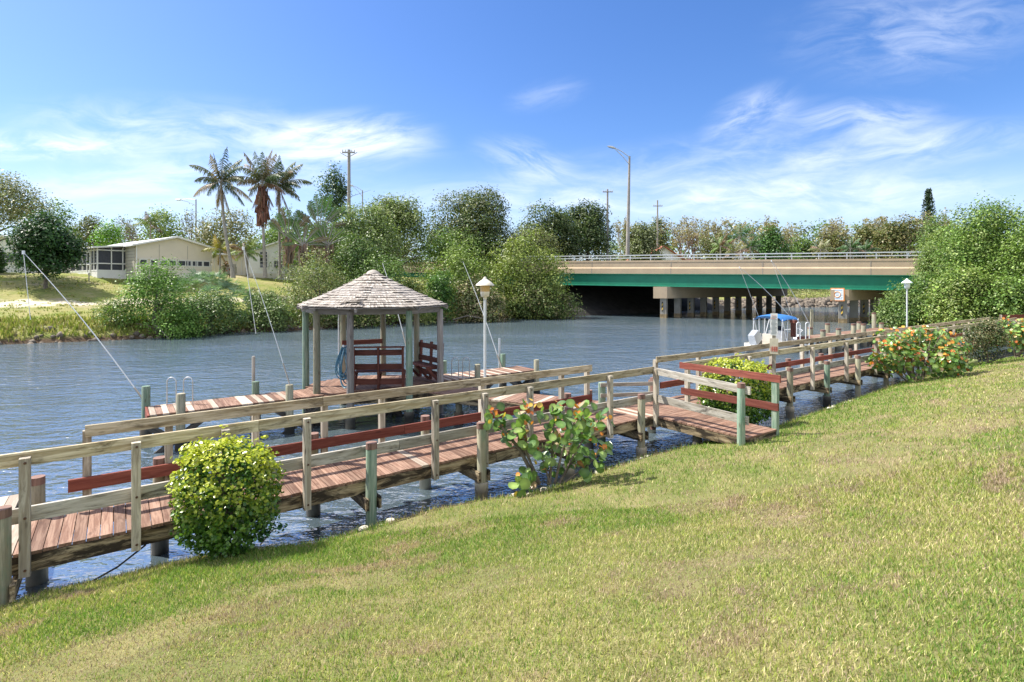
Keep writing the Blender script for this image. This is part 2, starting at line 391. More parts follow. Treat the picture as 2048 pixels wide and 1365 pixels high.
def near_lawn():
    s = np.concatenate([np.arange(-40, -14, 1.), np.arange(-14, 46, .16), np.arange(46, 110, 2.)])
    d = np.concatenate([[-1.6, -1.2, -.8, -.5, -.3, -.18, -.08, 0, .08, .16, .26], np.arange(.4, 13, .16), np.arange(13, 60, 2.)])
    Sg, D = np.meshgrid(s, d); Eg = edge_e(Sg)-D
    V = np.stack([WD[0]*Sg-WD[1]*(Eg+E0), WD[1]*Sg+WD[0]*(Eg+E0), lawn_z(Sg, Eg)], -1).reshape(-1, 3)
    nr, nc = Sg.shape; i = np.arange(nr-1)[:, None]*nc+np.arange(nc-1)[None]
    Q = np.stack([i, i+nc, i+nc+1, i+1], -1).reshape(-1, 4)
    m, T, p, out = new_mat('lawn_soil')
    pos = T.new('ShaderNodeNewGeometry').outputs['Position']
    z = T.sep(pos)[2]
    c = T.mix(T.ramp(T.noise(pos, 1.1, 6, .65), .35, .65), rgb(.145, .17, .05), rgb(.255, .23, .10))
    c = T.mix(T.math('MULTIPLY', T.ramp(T.noise(pos, 2.3, 6, .7), .60, .72), .8), c, rgb(.36, .27, .20))
    c = T.mix(T.math('MULTIPLY', T.ramp(T.noise(pos, 60, 3, .6), .4, .7), .5), c, rgb(.15, .135, .06))
    c = T.mix(T.ramp(z, .32, .12), c, rgb(.16, .13, .10))
    T.l.new(c, p.inputs['Base Color']); p.inputs['Roughness'].default_value = .95; p.inputs['Specular IOR Level'].default_value = .1
    b = T.new('ShaderNodeBump'); b.inputs['Strength'].default_value = .6; b.inputs['Distance'].default_value = .03
    T.l.new(T.noise(pos, 40, 4, .7), b.inputs['Height']); T.l.new(b.outputs[0], p.inputs['Normal'])
    structure(fastmesh('lawn', V, Q, None, m, smooth=True))
near_lawn()

def grass():
    rng = np.random.default_rng(3)
    def batch(n, y0, y1, power):
        # area density falls off with distance
        u = rng.random(n); Y = (y0**power+(y1**power-y0**power)*u)**(1/power)
        X = (rng.random(n)*2-1)*1.12*Y
        return X, Y
    X1, Y1 = batch(330000, 1.7, 6.5, 1.4); X2, Y2 = batch(320000, 6.5, 33, .5)
    X = np.concatenate([X1, X2]); Y = np.concatenate([Y1, Y2])
    s, e = X*WD[0]+Y*WD[1], -(X*WD[1]-Y*WD[0])-E0
    d = edge_e(s)-e
    bare = fbm(s*.55+3, d*1.1, 4, 31)+.25*fbm(s*2.3, d*3.1, 3, 77)
    keep = (d > -.22) & (d < 12) & (rng.random(len(X)) < np.clip(1.1-(bare-.69)*5, .72, 1))
    X, Y, s, e, d = X[keep], Y[keep], s[keep], e[keep], d[keep]
    z = lawn_z(s, e); n = len(X); dist = np.sqrt(X*X+Y*Y)
    # patches: greener along the water edge, drier streak half way up
    g = fbm(s*.42, d*.8, 4, 2); fine = fbm(s*2.1, d*2.6, 3, 8)
    spot = fbm(s*1.25+7, d*2.7, 4, 55); dry = .45+2.1*(g-.5)+1.2*(fine-.5)+np.clip((spot-.60)*5, 0, .8)+.30*np.exp(-((d-2.9-.6*np.sin(s*.5))/1.1)**2)-.8*np.exp(-((d-.8)/.8)**2)*np.clip((s-4)/5, 0, 1)-.12*np.clip((4-s)/5, 0, 1)
    strip = np.exp(-((d-.85)/.8)**2)*np.clip((s-5)/4, 0, 1)*np.clip(.1+1.3*vnoise(s*.8, d*1.5, 91), 0, 1); dry = np.clip(dry+np.clip((bare[keep]-.66)*3, 0, .4), 0, 1); t = rng.random(n)
    green = np.array([.155, .27, .048]); yel = np.array([.33, .375, .09]); straw = np.array([.60, .52, .28]); brown = np.array([.42, .31, .235])
    dry = dry*(1-.85*strip); col = np.where((t < .62*(1-dry)+.10+.2*strip)[:, None], green, yel)
    bq = bare[keep]; isst = rng.random(n) < np.clip(.05+.48*dry**1.2, 0, .6)*(1-.9*strip); col = np.where(isst[:, None], straw, col)
    isb = rng.random(n) < .05+.10*dry+np.clip((bq-.63)*3.5, 0, .5)+np.clip((spot-.62)*6, 0, .65); isb = isb & (rng.random(n) > strip*.9); dry = dry*(1-.85*strip); col = np.where(isb[:, None], brown, col)
    col = col*(rng.normal(1, .3, n).clip(.35, 1.9))[:, None]
    sc = np.maximum(1, dist/4.6)**.85
    bq = bare[keep]; hgt = rng.uniform(.018, .048, n)*np.clip(1.15-(bq-.66)*4, .72, 1)*np.where(isst, .9, 1)*np.minimum(sc, 1.6)*np.where(d < .25, 1.35, 1)
    wid = rng.uniform(.0026, .0046, n)*sc*1.15
    ang = rng.uniform(0, 2*np.pi, n); lean = rng.uniform(.25, 1.25, n); la = rng.uniform(0, 2*np.pi, n)
    base = np.stack([X, Y, z-.004], 1); wv = np.stack([np.cos(ang), np.sin(ang), 0*ang], 1)*wid[:, None]/2
    lv = np.stack([np.cos(la)*np.sin(lean), np.sin(la)*np.sin(lean), np.cos(lean)], 1)
    l0 = np.stack([np.cos(la)*np.sin(lean*.5), np.sin(la)*np.sin(lean*.5), np.cos(lean*.5)], 1)
    mid = base+l0*(hgt*.55)[:, None]; tip = mid+lv*(hgt*.6)[:, None]
    V = np.stack([base-wv, base+wv, mid+wv*.9, mid-wv*.9, tip], 1).reshape(-1, 3)
    i = np.arange(n)[:, None]*5
    Tq = np.concatenate([i+np.array([[0, 1, 2]]), i+np.array([[0, 2, 3]]), i+np.array([[3, 2, 4]])], 0)
    c = np.repeat(col, 5, 0)
    o = fastmesh('lawn_grass', V, Tq, c, M['blade'])
    o['kind'] = 'stuff'; tag(o, 'short mown green and straw coloured grass on the sloping lawn', 'grass')
grass()

def lawn_rubble():
    rng = random.Random(8); b = MB(4)
    def stone(c, r):
        pts = []
        for i in range(5):
            a = math.pi*i/4
            pts.append([(c[0]+r*math.sin(a)*math.cos(t)*rng.uniform(.75, 1.2), c[1]+r*math.sin(a)*math.sin(t)*rng.uniform(.75, 1.2), c[2]+r*.6*math.cos(a)) for t in [k*math.pi/3.5 for k in range(7)]])
        b.grid(pts, False, rng.random(), True)
    for px, n, spread in ((745, 10, .25), (1000, 10, .5), (1130, 9, .4), (1250, 16, .5), (1390, 22, .5), (1640, 30, .9), (1700, 26, .8), (1880, 20, .8), (600, 4, .3)):
        py = np.interp(px, [600, 745, 1000, 1130, 1250, 1390, 1640, 1700, 1880], [1080, 1043, 986, 958, 920, 882, 818, 798, 742])
        s0, e0 = toSE(*gp(px, py, .38)[:2])
        for k in range(n):
            s = s0+rng.gauss(0, spread); e = float(edge_e(s))+rng.uniform(-.12, .22)
            stone(SE(s, e, float(lawn_z(np.array([s]), np.array([e]))[0])+.01), rng.choice((.025, .035, .05, .08)))
    o = b.build('bank_rubble', plain('pale_rubble', (.52, .47, .39), .9, var=.3, scale=20)); o['kind'] = 'stuff'
    tag(o, 'small pale stones and rubble scattered along the lawn edge', 'rubble')
lawn_rubble()

# ------------------------------------------------------------------ far ground
FAR = [(-3000, -400), (-90, 12), (-62, 18), (-45, 26), (-30.8, 32.5), (-25.4, 35.5), (-21.8, 41), (-16.3, 43.6), (-15, 46), (-8.5, 53), (-3.8, 56),
       (3, 61), (7.5, 64), (14, 69), (32, 83), (45, 89), (62, 92), (120, 100), (220, 112), (3000, 140), (3000, 5000), (-3000, 5000)]
RIGHT = [SE(29.5, 1.9)[:2], (22.5, 33), (25, 37), (30, 43.5), (36, 49), (62, 69), (110, 84), (220, 92), (3000, 100), SE(2500, 1.9)[:2]]
def sdist(P, poly):
    pts = np.array(poly, dtype=float); best = np.full(len(P), 1e18); inside = np.zeros(len(P), bool)
    for i in range(len(pts)):
        a, b = pts[i], pts[(i+1) % len(pts)]; ab = b-a; t = np.clip(((P-a)@ab)/(ab@ab), 0, 1)
        q = P-a-t[:, None]*ab; best = np.minimum(best, (q**2).sum(1))
        c = ((a[1] > P[:, 1]) != (b[1] > P[:, 1])) & (P[:, 0] < (b[0]-a[0])*(P[:, 1]-a[1])/(b[1]-a[1]+1e-12)+a[0]); inside ^= c
    return np.where(inside, 1, -1)*np.sqrt(best)
def far_z(X, Y):
    X = np.atleast_1d(np.asarray(X, float)); Y = np.atleast_1d(np.asarray(Y, float)); P = np.stack([X, Y], 1)
    d = np.maximum(sdist(P, FAR), sdist(P, RIGHT)*.8)
    w = (fbm(X*.16, Y*.16, 3, 3)-.5)
    d = d+w*1.6*np.exp(-((d-2)/4)**2)
    z = np.interp(d, [-6, -1, 0, .5, 1.3, 4, 9, 15, 21, 32, 70], [-2.5, -.8, -.02, .35, .75, 1.3, 2.15, 3.55, 4.7, 4.85, 5.0])
    return z+(fbm(X*.5, Y*.5, 3, 12)-.5)*.35*np.clip(d/3, 0, 1)
def fz(X, Y): return float(far_z(X, Y)[0])
def far_bank():
    def axis(a, b, step, lo, hi):
        c = list(np.arange(a, b+.01, step)); k = step
        l, r = [a], [b]
        while l[-1] > lo: k *= 1.45; l.append(l[-1]-k)
        k = step
        while r[-1] < hi: k *= 1.45; r.append(r[-1]+k)
        return np.array(l[:0:-1]+c+r[1:])
    xs = axis(-75, 125, .8, -2800, 2800); ys = axis(14, 140, .8, 6, 4500)
    Xg, Yg = np.meshgrid(xs, ys); Z = far_z(Xg.ravel(), Yg.ravel())
    V = np.stack([Xg.ravel(), Yg.ravel(), Z], 1); nr, nc = Xg.shape
    i = np.arange(nr-1)[:, None]*nc+np.arange(nc-1)[None]; Q = np.stack([i, i+1, i+nc+1, i+nc], -1).reshape(-1, 4)
    zq = Z[Q].max(1); Q = Q[zq > -1.5]
    m, T, p, out = new_mat('far_bank_ground')
    pos = T.new('ShaderNodeNewGeometry').outputs['Position']; x, y, z = T.sep(pos)
    c = T.mix(T.ramp(T.noise(pos, .35, 6, .65), .36, .62), rgb(.20, .24, .06), rgb(.33, .30, .13))
    c = T.mix(T.math('MULTIPLY', T.ramp(T.noise(pos, 3.2, 5, .7), .42, .7), .55), c, rgb(.13, .16, .04))
    c = T.mix(T.math('MULTIPLY', T.ramp(T.noise(T.vmath('MULTIPLY', pos, (.25, .6, 1)), 1, 5, .6), .55, .68), .7), c, rgb(.42, .35, .25))
    # sandy track along the slope
    w = T.math('ADD', z, T.math('MULTIPLY', T.math('SUBTRACT', T.noise(pos, .5, 4, .6), .5), .9))
    track = T.math('MULTIPLY', T.ramp(T.math('ABSOLUTE', T.math('SUBTRACT', w, 2.22)), .26, .06), T.ramp(x, -16, -22))
    c = T.mix(T.math('MULTIPLY', track, T.ramp(T.noise(pos, 2.5, 4, .6), .3, .5)), c, rgb(.66, .58, .45))
    c = T.mix(T.ramp(z, .42, .16), c, rgb(.10, .07, .045))
    T.l.new(c, p.inputs['Base Color']); p.inputs['Roughness'].default_value = .95; p.inputs['Specular IOR Level'].default_value = .1
    b = T.new('ShaderNodeBump'); b.inputs['Strength'].default_value = .8; b.inputs['Distance'].default_value = .12
    T.l.new(T.noise(pos, 5, 5, .7), b.inputs['Height']); T.l.new(b.outputs[0], p.inputs['Normal'])
    structure(fastmesh('far_bank', V, Q, None, m, smooth=True))
far_bank()

# ------------------------------------------------------------------ water
def water():
    m, T, p, out = new_mat('canal_water')
    pos = T.new('ShaderNodeNewGeometry').outputs['Position']
    p.inputs['Base Color'].default_value = rgb(.085, .118, .138); p.inputs['Roughness'].default_value = .06; p.inputs['IOR'].default_value = 3.1
    p.inputs['Specular IOR Level'].default_value = .8
    rp = T.new('ShaderNodeMapping'); rp.inputs['Rotation'].default_value = (0, 0, math.radians(-28)); rp.inputs['Scale'].default_value = (.55, 1, 1)
    T.l.new(pos, rp.inputs['Vector']); v = rp.outputs[0]
    n1 = T.noise(v, .9, 3, .5, .6); n2 = T.noise(v, 3.2, 3, .55, .4); n3 = T.noise(v, 10, 2, .5, .2)
    calm = T.ramp(T.noise(T.vmath('MULTIPLY', pos, (.05, .12, 1)), 1, 3, .5), .3, .68, .5, 1.15)
    h = T.math('ADD', T.math('ADD', T.math('MULTIPLY', n1, .20), T.math('MULTIPLY', n2, .18)), T.math('MULTIPLY', n3, .05))
    h = T.math('MULTIPLY', h, calm)
    b = T.new('ShaderNodeBump'); b.inputs['Strength'].default_value = 1.0; b.inputs['Distance'].default_value = .6
    T.l.new(h, b.inputs['Height']); T.l.new(b.outputs[0], p.inputs['Normal'])
    b2 = MB(); b2.poly([(-3000, -300, 0), (3000, -300, 0), (3000, 4000, 0), (-3000, 4000, 0)])
    structure(b2.build('water', m))
water()
# ------------------------------------------------------------------ boardwalk
RNG = random.Random(11)
def planks(b, bn, s0, s1, e0, e1, w=.118, gap=.008, new=(), z=DZ, skew=0.0, th=.035):
    """deck boards lying across the walk from e0 to e1"""
    s = s0; i = 0
    while s < s1:
        t = MB(int(s*100) & 0xffff) if any(abs(s-q) < w/2 for q in new) else b
        o = RNG.uniform(-.012, .012)
        a = Vector(SE(s+w/2, e0+o, z-th/2+RNG.uniform(-.003, .003))); c = Vector(SE(s+w/2+skew, e1+o, z-th/2+RNG.uniform(-.003, .003)))
        t.beam(a, c, w-gap, th); s += w; i += 1
        if t is not b: t.build('deck_board', M['deck_new'], bn)
WALK_W = .96
walk = thing('boardwalk', 'long red brown timber boardwalk with weathered railings running along the lawn and over the water', 'boardwalk', SE(4, .5, 0))
deck = MB(1)
planks(deck, walk, -2.4, 39.5, -.02, WALK_W+.02, new=(s_of(815, .5), s_of(1265, .3), -1.0, 9.0))
deck.build('deck', M['deck'], walk)
# gangway down to the lawn
GS0, GS1, GE = 9.15, 10.15, -2.07
gd = MB(3); e = 0.0
while e > GE:
    gd.beam(SE(GS0-.01, e-.055, DZ-.018), SE(GS1+.01, e-.055, DZ-.018), .108, .035); e -= .117
gd.build('gangway_deck', M['deck'], walk)
for e_, nm in ((.0, 'front_beam'), (WALK_W, 'rear_beam')):
    bb = MB(5+int(e_*10)); s = -2.4
    while s < 39:
        bb.beam(SE(s, e_, DZ-.125), SE(s+3.74, e_, DZ-.125), .045, .17); s += 3.75
    bb.build('stringer', M['beam'], walk)
for s_ in (GS0+.02, GS1-.02):
    bb = MB(int(s_*9)); bb.beam(SE(s_, -.03, DZ-.125), SE(s_, GE+.02, DZ-.125), .045, .17); bb.build('stringer', M['beam'], walk)
bb = MB(77); bb.beam(SE(GS0, GE, DZ-.10), SE(GS1, GE, DZ-.10), .04, .13); bb.build('stringer', M['beam'], walk)

def post(s, e, z0, z1, w=.088, mat='post', parent=walk, name='post'):
    b = MB(int(s*131+e*17) & 0xffff); b.beam(SE(s, e, z0), SE(s, e, z1), w, w, up=ed); return b.build(name, M[mat], parent)
def rail(s0, e0, s1, e1, z, h=.14, w=.04, mat='rail', parent=walk, name='rail', z1=None):
    b = MB(int(abs(s0)*97+z*31) & 0xffff); b.beam(SE(s0, e0, z-h/2), SE(s1, e1, (z if z1 is None else z1)-h/2), w, h); return b.build(name, M[mat], parent)
def segs(s0, s1, L):
    n = max(1, round((s1-s0)/L)); return [(s0+(s1-s0)*i/n, s0+(s1-s0)*(i+1)/n) for i in range(n)]
NEAR_POSTS = [s_of(p, -.03) for p in (51, 272, 450, 612, 868, 967, 1057, 1217)]+[9.13]
NEAR_POSTS2 = [10.2, s_of(1495, -.03), s_of(1622, -.03), s_of(1690, -.03), s_of(1749, -.03)]
q = NEAR_POSTS2[-1]
while q < 38: q += 2.35; NEAR_POSTS2.append(q)
for s in NEAR_POSTS+NEAR_POSTS2:
    o = post(s, -.072, DZ-.22, DZ+.985)
    if s < 14:
        for z in (DZ-.15, DZ+.94, DZ+.38):
            b = MB(3); b.tube([SE(s+.005, -.112, z), SE(s+.005, -.124, z)], .013, 8); b.build('bolt', M['rust'], o)
for a, c in segs(-2.4, 9.15, 3.7): rail(a, .0, c-.006, .0, DZ+1.03)
for a, c in segs(10.15, 39, 3.9): rail(a, .0, c-.006, .0, DZ+1.035)
for a, c in segs(-2.4, 9.15, 3.3): rail(a, .02, c-.006, .02, DZ+.455, .155, .04, 'grey')
for a, c in segs(12.6, 38, 3.6): rail(a, .02, c-.006, .02, DZ+.44, .155, .04, 'grey')
FAR_A, FAR_B = s_of(170, .98), s_of(1184, .98)
FAR_POSTS = [s_of(p, 1.02) for p in (174, 338, 512, 650, 765, 965, 1125, 1176)]
for s in FAR_POSTS: post(s, 1.055, DZ-.22, DZ+.95)
for a, c in segs(FAR_A, FAR_B, 2.9): rail(a, .985, c-.006, .985, DZ+1.025)
for a, c in segs(s_of(136, .98), FAR_B, 2.1): rail(a, .985, c-.006, .985, DZ+.39, .15, .04, 'red')
FB0 = s_of(1313, .98)
q = FB0+.05; k = 0
while q < 38.4: post(q, 1.055, DZ-.22, DZ+.95); q += 1.72+.06*k; k += 1
for a, c in segs(FB0, 38.4, 3.8): rail(a, .985, c-.006, .985, DZ+1.03)
for a, c in segs(FB0+.15, 38, 3.0): rail(a, .985, c-.006, .985, DZ+.40, .15, .04, 'red')
# gangway railings
rail(GS0-.02, .02, GS0-.02, GE-.10, DZ+1.02, .14, .04, 'grey', z1=DZ+.93)
rail(GS0-.02, .02, GS0-.02, GE-.06, DZ+.46, .15, .04, 'grey', z1=DZ+.39)
rail(GS1+.02, .10, GS1+.02, GE-.10, DZ+1.03, .135, .045, 'red', z1=DZ+1.03)
rail(GS1+.02, .06, GS1+.02, GE-.06, DZ+.47, .14, .045, 'red', z1=DZ+.49)
post(GS1+.07, -.06, DZ-.2, DZ+.95)
post(GS1+.06, GE+.02, .55, DZ+1.0, .10, 'pile_green')
post(GS0+.25, -1.85, .3, DZ+.5, .07, 'post')
# piles; each with its plastic sleeve where one shows
def pile(s, e, z0, z1, r=.078, mat='pile', sleeve=None, parent=walk, cap=True, name='pile'):
    b = MB(int(s*71+e*311) & 0xffff); j = RNG.uniform(-.012, .012)
    b.tube([SE(s, e, z0), SE(s+j, e, (z0+z1)/2), SE(s, e, z1-.01), SE(s, e, z1)], [r*1.03, r, r*.98, r*.93], 14)
    o = b.build(name, M[mat], parent)
    if cap:
        c = MB(9); c.tube([SE(s, e, z1-.085), SE(s, e, z1+.003)], [r*1.02, r*1.0], 14); c.build('cap_band', M['pile_cap'], o)
    if sleeve:
        top, sm = sleeve; c = MB(4)
        c.tube([SE(s, e, -.9), SE(s, e, top-.14), SE(s, e, top-.14), SE(s, e, top)], [r*1.34, r*1.34, r*1.42, r*1.42], 16); c.build('sleeve', M[sm], o)
    return o
NP = [(-.93, 'pile', None), (.98, 'pile', None), (s_of(743, -.15), 'pile_green', None), (s_of(963, -.15), 'pile', (.40, 'sleeve_tan')),
      (s_of(1138, -.15), 'pile', (.3, 'sleeve_tan')), (s_of(1283, -.15), 'pile', (.28, 'sleeve_tan')), (12.5, 'pile', (.25, 'sleeve')),
      (s_of(1580, -.15), 'pile', (.32, 'sleeve_tan')), (s_of(1654, -.15), 'pile_green', (.34, 'sleeve')), (s_of(1716, -.15), 'pile', None), (21.0, 'pile', None), (23.2, 'pile', None), (25.4, 'pile', None), (27.6, 'pile', None), (29.8, 'pile', None)]
for s, m_, sl in NP: pile(s, -.15, -.9, DZ+.535, mat=m_, sleeve=sl)
FP = [-.78, s_of(320, 1.1), s_of(628, 1.1), s_of(852, 1.1), s_of(1137, 1.1), 8.35, 10.45, 12.6, 14.8, 17, 19.2, 21.4, 23.6, 25.8, 28, 30.2, 32.4]
for i, s in enumerate(FP): pile(s, 1.13, -.9, DZ+.45, sleeve=(.42, 'sleeve' if i % 3 != 0 else 'sleeve_tan'))
pile(GS0-.05, GE+.06, .3, DZ+.98, .07, 'pile_green')
for s in (GS0+.15, GS1-.15): pile(s, -.95, -.9, DZ-.2, .09, 'dark_wood', cap=False)
for s in [p[0] for p in NP]:
    for o_ in (-.09, .09):
        b = MB(int(s*50+o_*100+60)); b.beam(SE(s+o_, -.24, DZ-.30), SE(s+o_, 1.22, DZ-.30), .045, .16); b.build('cross_beam', M['beam'], walk)
# low gate of two slim rails across the opening to the finger dock
gate = thing('low_gate', 'low weathered gate of two slim rails between a green pile and a brown post', 'gate', SE(9.2, 1.4, DZ))
p0 = gp(1204, 811, DZ+.02); p1 = (at(1306, 800, 12.6)[0], 12.6, DZ)
b = MB(5); b.tube([(p0[0], p0[1], -.8), (p0[0], p0[1], DZ+.53)], .085, 14); b.build('gate_post', M['pile_green'], gate)
b = MB(6); b.beam((p1[0], p1[1], .2), (p1[0], p1[1], DZ+.60), .10, .10, up=ed); b.build('gate_post', M['pile_cap'], gate)
for z0, z1 in ((.50, .47), (.26, .24)):
    b = MB(7); b.beam((p0[0]-.05, p0[1]-.10, DZ+z0), (p1[0]+.03, p1[1]-.07, DZ+z1), .035, .085); b.build('gate_rail', M['grey'], gate)
# landing joining from the left
a_ = MB(90); s = -3.4
while s < -.98:
    a_.beam(SE(s, .99, DZ-.02), SE(s, 2.12, DZ-.02), .115, .035); s += .122
a_.build('landing', M['deck_new'], walk)
for e_ in (1.06, 2.08):
    b = MB(91); b.beam(SE(-3.4, e_, DZ-.12), SE(-.95, e_, DZ-.12), .045, .16); b.build('stringer', M['beam'], walk)
# black cable hanging under the deck
b = MB(1); b.tube([SE(-.6, -.16, .40), SE(-.3, -.14, .36), SE(.0, -.1, .46), SE(.25, -.04, .6), SE(.32, .05, .68)], .010, 6)
tag(b.build('cable', M['cable']), 'black cable sagging under the near end of the boardwalk deck', 'cable')

# ------------------------------------------------------------------ gazebo dock
dock = thing('dock', 'red brown timber dock carrying the gazebo, reached by a slanting finger', 'dock', SE(6, 6.8, 0))
dk = MB(11)
D0, D1, DE0, DE1 = .55, 11.0, 6.3, 7.36
new = [.6, .83, 1.06, 1.3, 1.75, 2.3, 2.42, 2.66, 2.9, 3.25, 7.7, 7.95, 8.2, 8.3, 8.55, 8.9, 9.15, 9.5, 9.85, 10.4]
planks(dk, dock, D0, D1, DE0, DE1, new=new)
# finger from the boardwalk opening
fs, fe = Vector(SE(9.0, 1.0, DZ-.018)), Vector(SE(6.5, 6.28, DZ-.018)); fd = (fe-fs).normalized(); fn = Vector((fd.y, -fd.x, 0))
L = (fe-fs).length; t = 0.06; i = 0
while t < L:
    q_ = MB(i+70) if i in (9, 10, 14, 22, 23) else dk
    q_.beam(fs+fd*t-fn*.55, fs+fd*t+fn*.55, .112, .035); t += .12; i += 1
    if q_ is not dk: q_.build('deck_board', M['deck_new'], dock)
dk.build('deck', M['deck'], dock)
for e_ in (DE0, DE1):
    b = MB(int(e_*5)); b.beam(SE(D0, e_, DZ-.12), SE(D1, e_, DZ-.12), .045, .17); b.build('stringer', M['beam'], dock)
for s_ in (D0-.03, D1+.02):
    b = MB(int(s_*5+9)); b.beam(SE(s_, DE0-.03, DZ-.10), SE(s_, DE1+.03, DZ-.10), .045, .2); b.build('stringer', M['red'], dock)
for sgn in (-.56, .56):
    b = MB(int(sgn*9+20)); b.beam(fs+fn*sgn-UP*.1, fe+fn*sgn-UP*.1, .045, .17); b.build('stringer', M['beam'], dock)
def dpile(px, e, z1, mat='pile', sl=None, s=None):
    s = s_of(px, e) if s is None else s
    return pile(s, e, -.9, z1, mat=mat, sleeve=sl, parent=dock, cap=False, r=.088)
dpile(362, DE0-.10, 1.22, 'pile', (.32, 'sleeve')); dpile(292, DE1+.06, 1.26, 'pile_green', (.3, 'sleeve'))
dpile(579, DE0-.10, 1.17, 'pile', (.33, 'sleeve')); dpile(511, DE1+.08, 1.12, 'pile_green', (.3, 'sleeve'))
dpile(955, DE0-.10, 1.2, 'pile', (.3, 'sleeve')); dpile(1006, DE1+.08, 1.25, 'pile_green', (.3, 'sleeve')); dpile(1073, DE0-.08, 1.15, 'pile', (.3, 'sleeve'))
dpile(888, DE1+.1, 1.2, 'pile_green')
for s_, e_ in ((7.1, 4.6), (8.6, 3.0), (8.0, 4.9)):
    dpile(0, e_, DZ-.1, 'pile', (.3, 'sleeve'), s=s_)
for s_ in (1.35, 3.9, 6.3, 9.1, 10.8):
    for a, c in (((DE0-.1, -.25), (DE1+.1, .62)), ((DE0-.1, .62), (DE1+.1, -.25))):
        b = MB(int(s_*10+a[1]*9)); b.beam(SE(s_+(.05 if a[1] < 0 else -.01), *a), SE(s_+(.05 if a[1] < 0 else -.01), *c), .05, .15); b.build('brace', M['dark_wood'], dock)
    for a, c in (((s_-.9, -.2), (s_+.2, .62)), ((s_-.9, .62), (s_+.2, -.2))):
        b = MB(int(s_*10+a[1]*7+3)); b.beam(SE(a[0], DE0-.02-(.03 if a[1] < 0 else 0), a[1]), SE(c[0], DE0-.02-(.03 if a[1] < 0 else 0), c[1]), .04, .13); b.build('brace', M['dark_wood'], dock)

def metal_post(px, py0, py1, e, label):
    s = s_of(px, e); p = Vector(SE(s, e)); Y = p.y
    z1 = CZ-(py0-HY)/F*Y
    b = MB(3); b.tube([(p.x, p.y, -.8), (p.x, p.y, z1-.02), (p.x, p.y, z1)], [.04, .04, .036], 10)
    tag(b.build('mooring_post', M['pole_grey'] if px < 700 else M['steel']), label, 'post')
metal_post(507, 713, 770, DE1+.25, 'slim grey mooring post beside the green pile left of the gazebo')
metal_post(999, 677, 735, DE1+.25, 'slim steel mooring post beside the pile at the right end of the gazebo dock')

def ladder(px, e, label, n=2, gap=.36, h=.62, mat='steel', s=None):
    s = s_of(px, e) if s is None else s; c = Vector(SE(s, e, 0))
    t = thing('dock_ladder', label, 'ladder', (c.x, c.y, DZ)); hd = Vector((1, .12, 0)).normalized()
    for k in range(n):
        q = c+hd*(gap*k); pts = [q-hd*.10+UP*(DZ-.02)]
        for i in range(13):
            a = math.pi*i/12; pts.append(q-hd*(.10*math.cos(a))+UP*(DZ+h-.10+.10*math.sin(a)))
        pts += [q+hd*.10+UP*DZ, q+hd*.10-UP*.6]
        b = MB(2); b.tube(pts, .014 if mat == 'steel' else .022, 8); b.build('handrail', M[mat], t)
    for z in (.5, .2, -.1):
        b = MB(2); b.beam(c+hd*.1+UP*z, c+hd*(.1+gap)+UP*z, .06, .025); b.build('rung', M[mat], t)
ladder(343, DE1-.10, 'steel swim ladder with two hooped handrails at the left end of the gazebo dock')
ladder(908, DE0+.12, 'steel swim ladder with two hooped handrails just right of the gazebo', s=s_of(911, DE0+.1), gap=.32)

# ------------------------------------------------------------------ gazebo
GC = Vector((-3.86, 15.0, 0)); gaz = thing('gazebo', 'octagonal open gazebo with a weathered grey shingle roof on round posts', 'gazebo', (GC.x, GC.y, DZ))
GP = [(611, 14.95, 'pile_green'), (633, 13.75, 'pile'), (700, 13.45, 'fascia'), (818, 13.85, 'pile_green'), (880, 15.1, 'fascia'), (833, 16.35, 'pile'), (766, 16.7, 'pile'), (686, 16.15, 'pile')]
GPos = [Vector((at(px, 0, Y)[0], Y, 0)) for px, Y, _ in GP]
EZ = 2.93
for (px, Y, mt), p in zip(GP, GPos):
    b = MB(px); b.tube([(p.x, p.y, -.9), (p.x+.01, p.y, 1.2), (p.x, p.y, EZ-.02)], [.098, .09, .082], 14); o = b.build('post', M[mt], gaz)
    if Y < 14.5:
        c = MB(2); c.tube([(p.x, p.y, -.9), (p.x, p.y, .20), (p.x, p.y, .20), (p.x, p.y, .33)], [.125, .125, .132, .132], 16); c.build('sleeve', M['sleeve'], o)
# floor
fl = MB(21)
for k in range(30):
    x = GC.x-1.75+k*.118
    h = math.sqrt(max(0, 1.78**2-(x-GC.x)**2)); fl.beam((x, GC.y-h+.1, DZ-.045), (x, GC.y+h, DZ-.045), .112, .035)
fl.build('floor', M['deck'], gaz)
for i in range(8):
    a, c = GPos[i], GPos[(i+1) % 8]
    b = MB(30+i); b.beam((a.x, a.y, EZ-.02), (c.x, c.y, EZ-.02), .05, .17); b.build('header_beam', M['fascia'], gaz)
    b = MB(60+i); b.beam((a.x, a.y, DZ-.14), (c.x, c.y, DZ-.14), .05, .16); b.build('floor_beam', M['beam'], gaz)
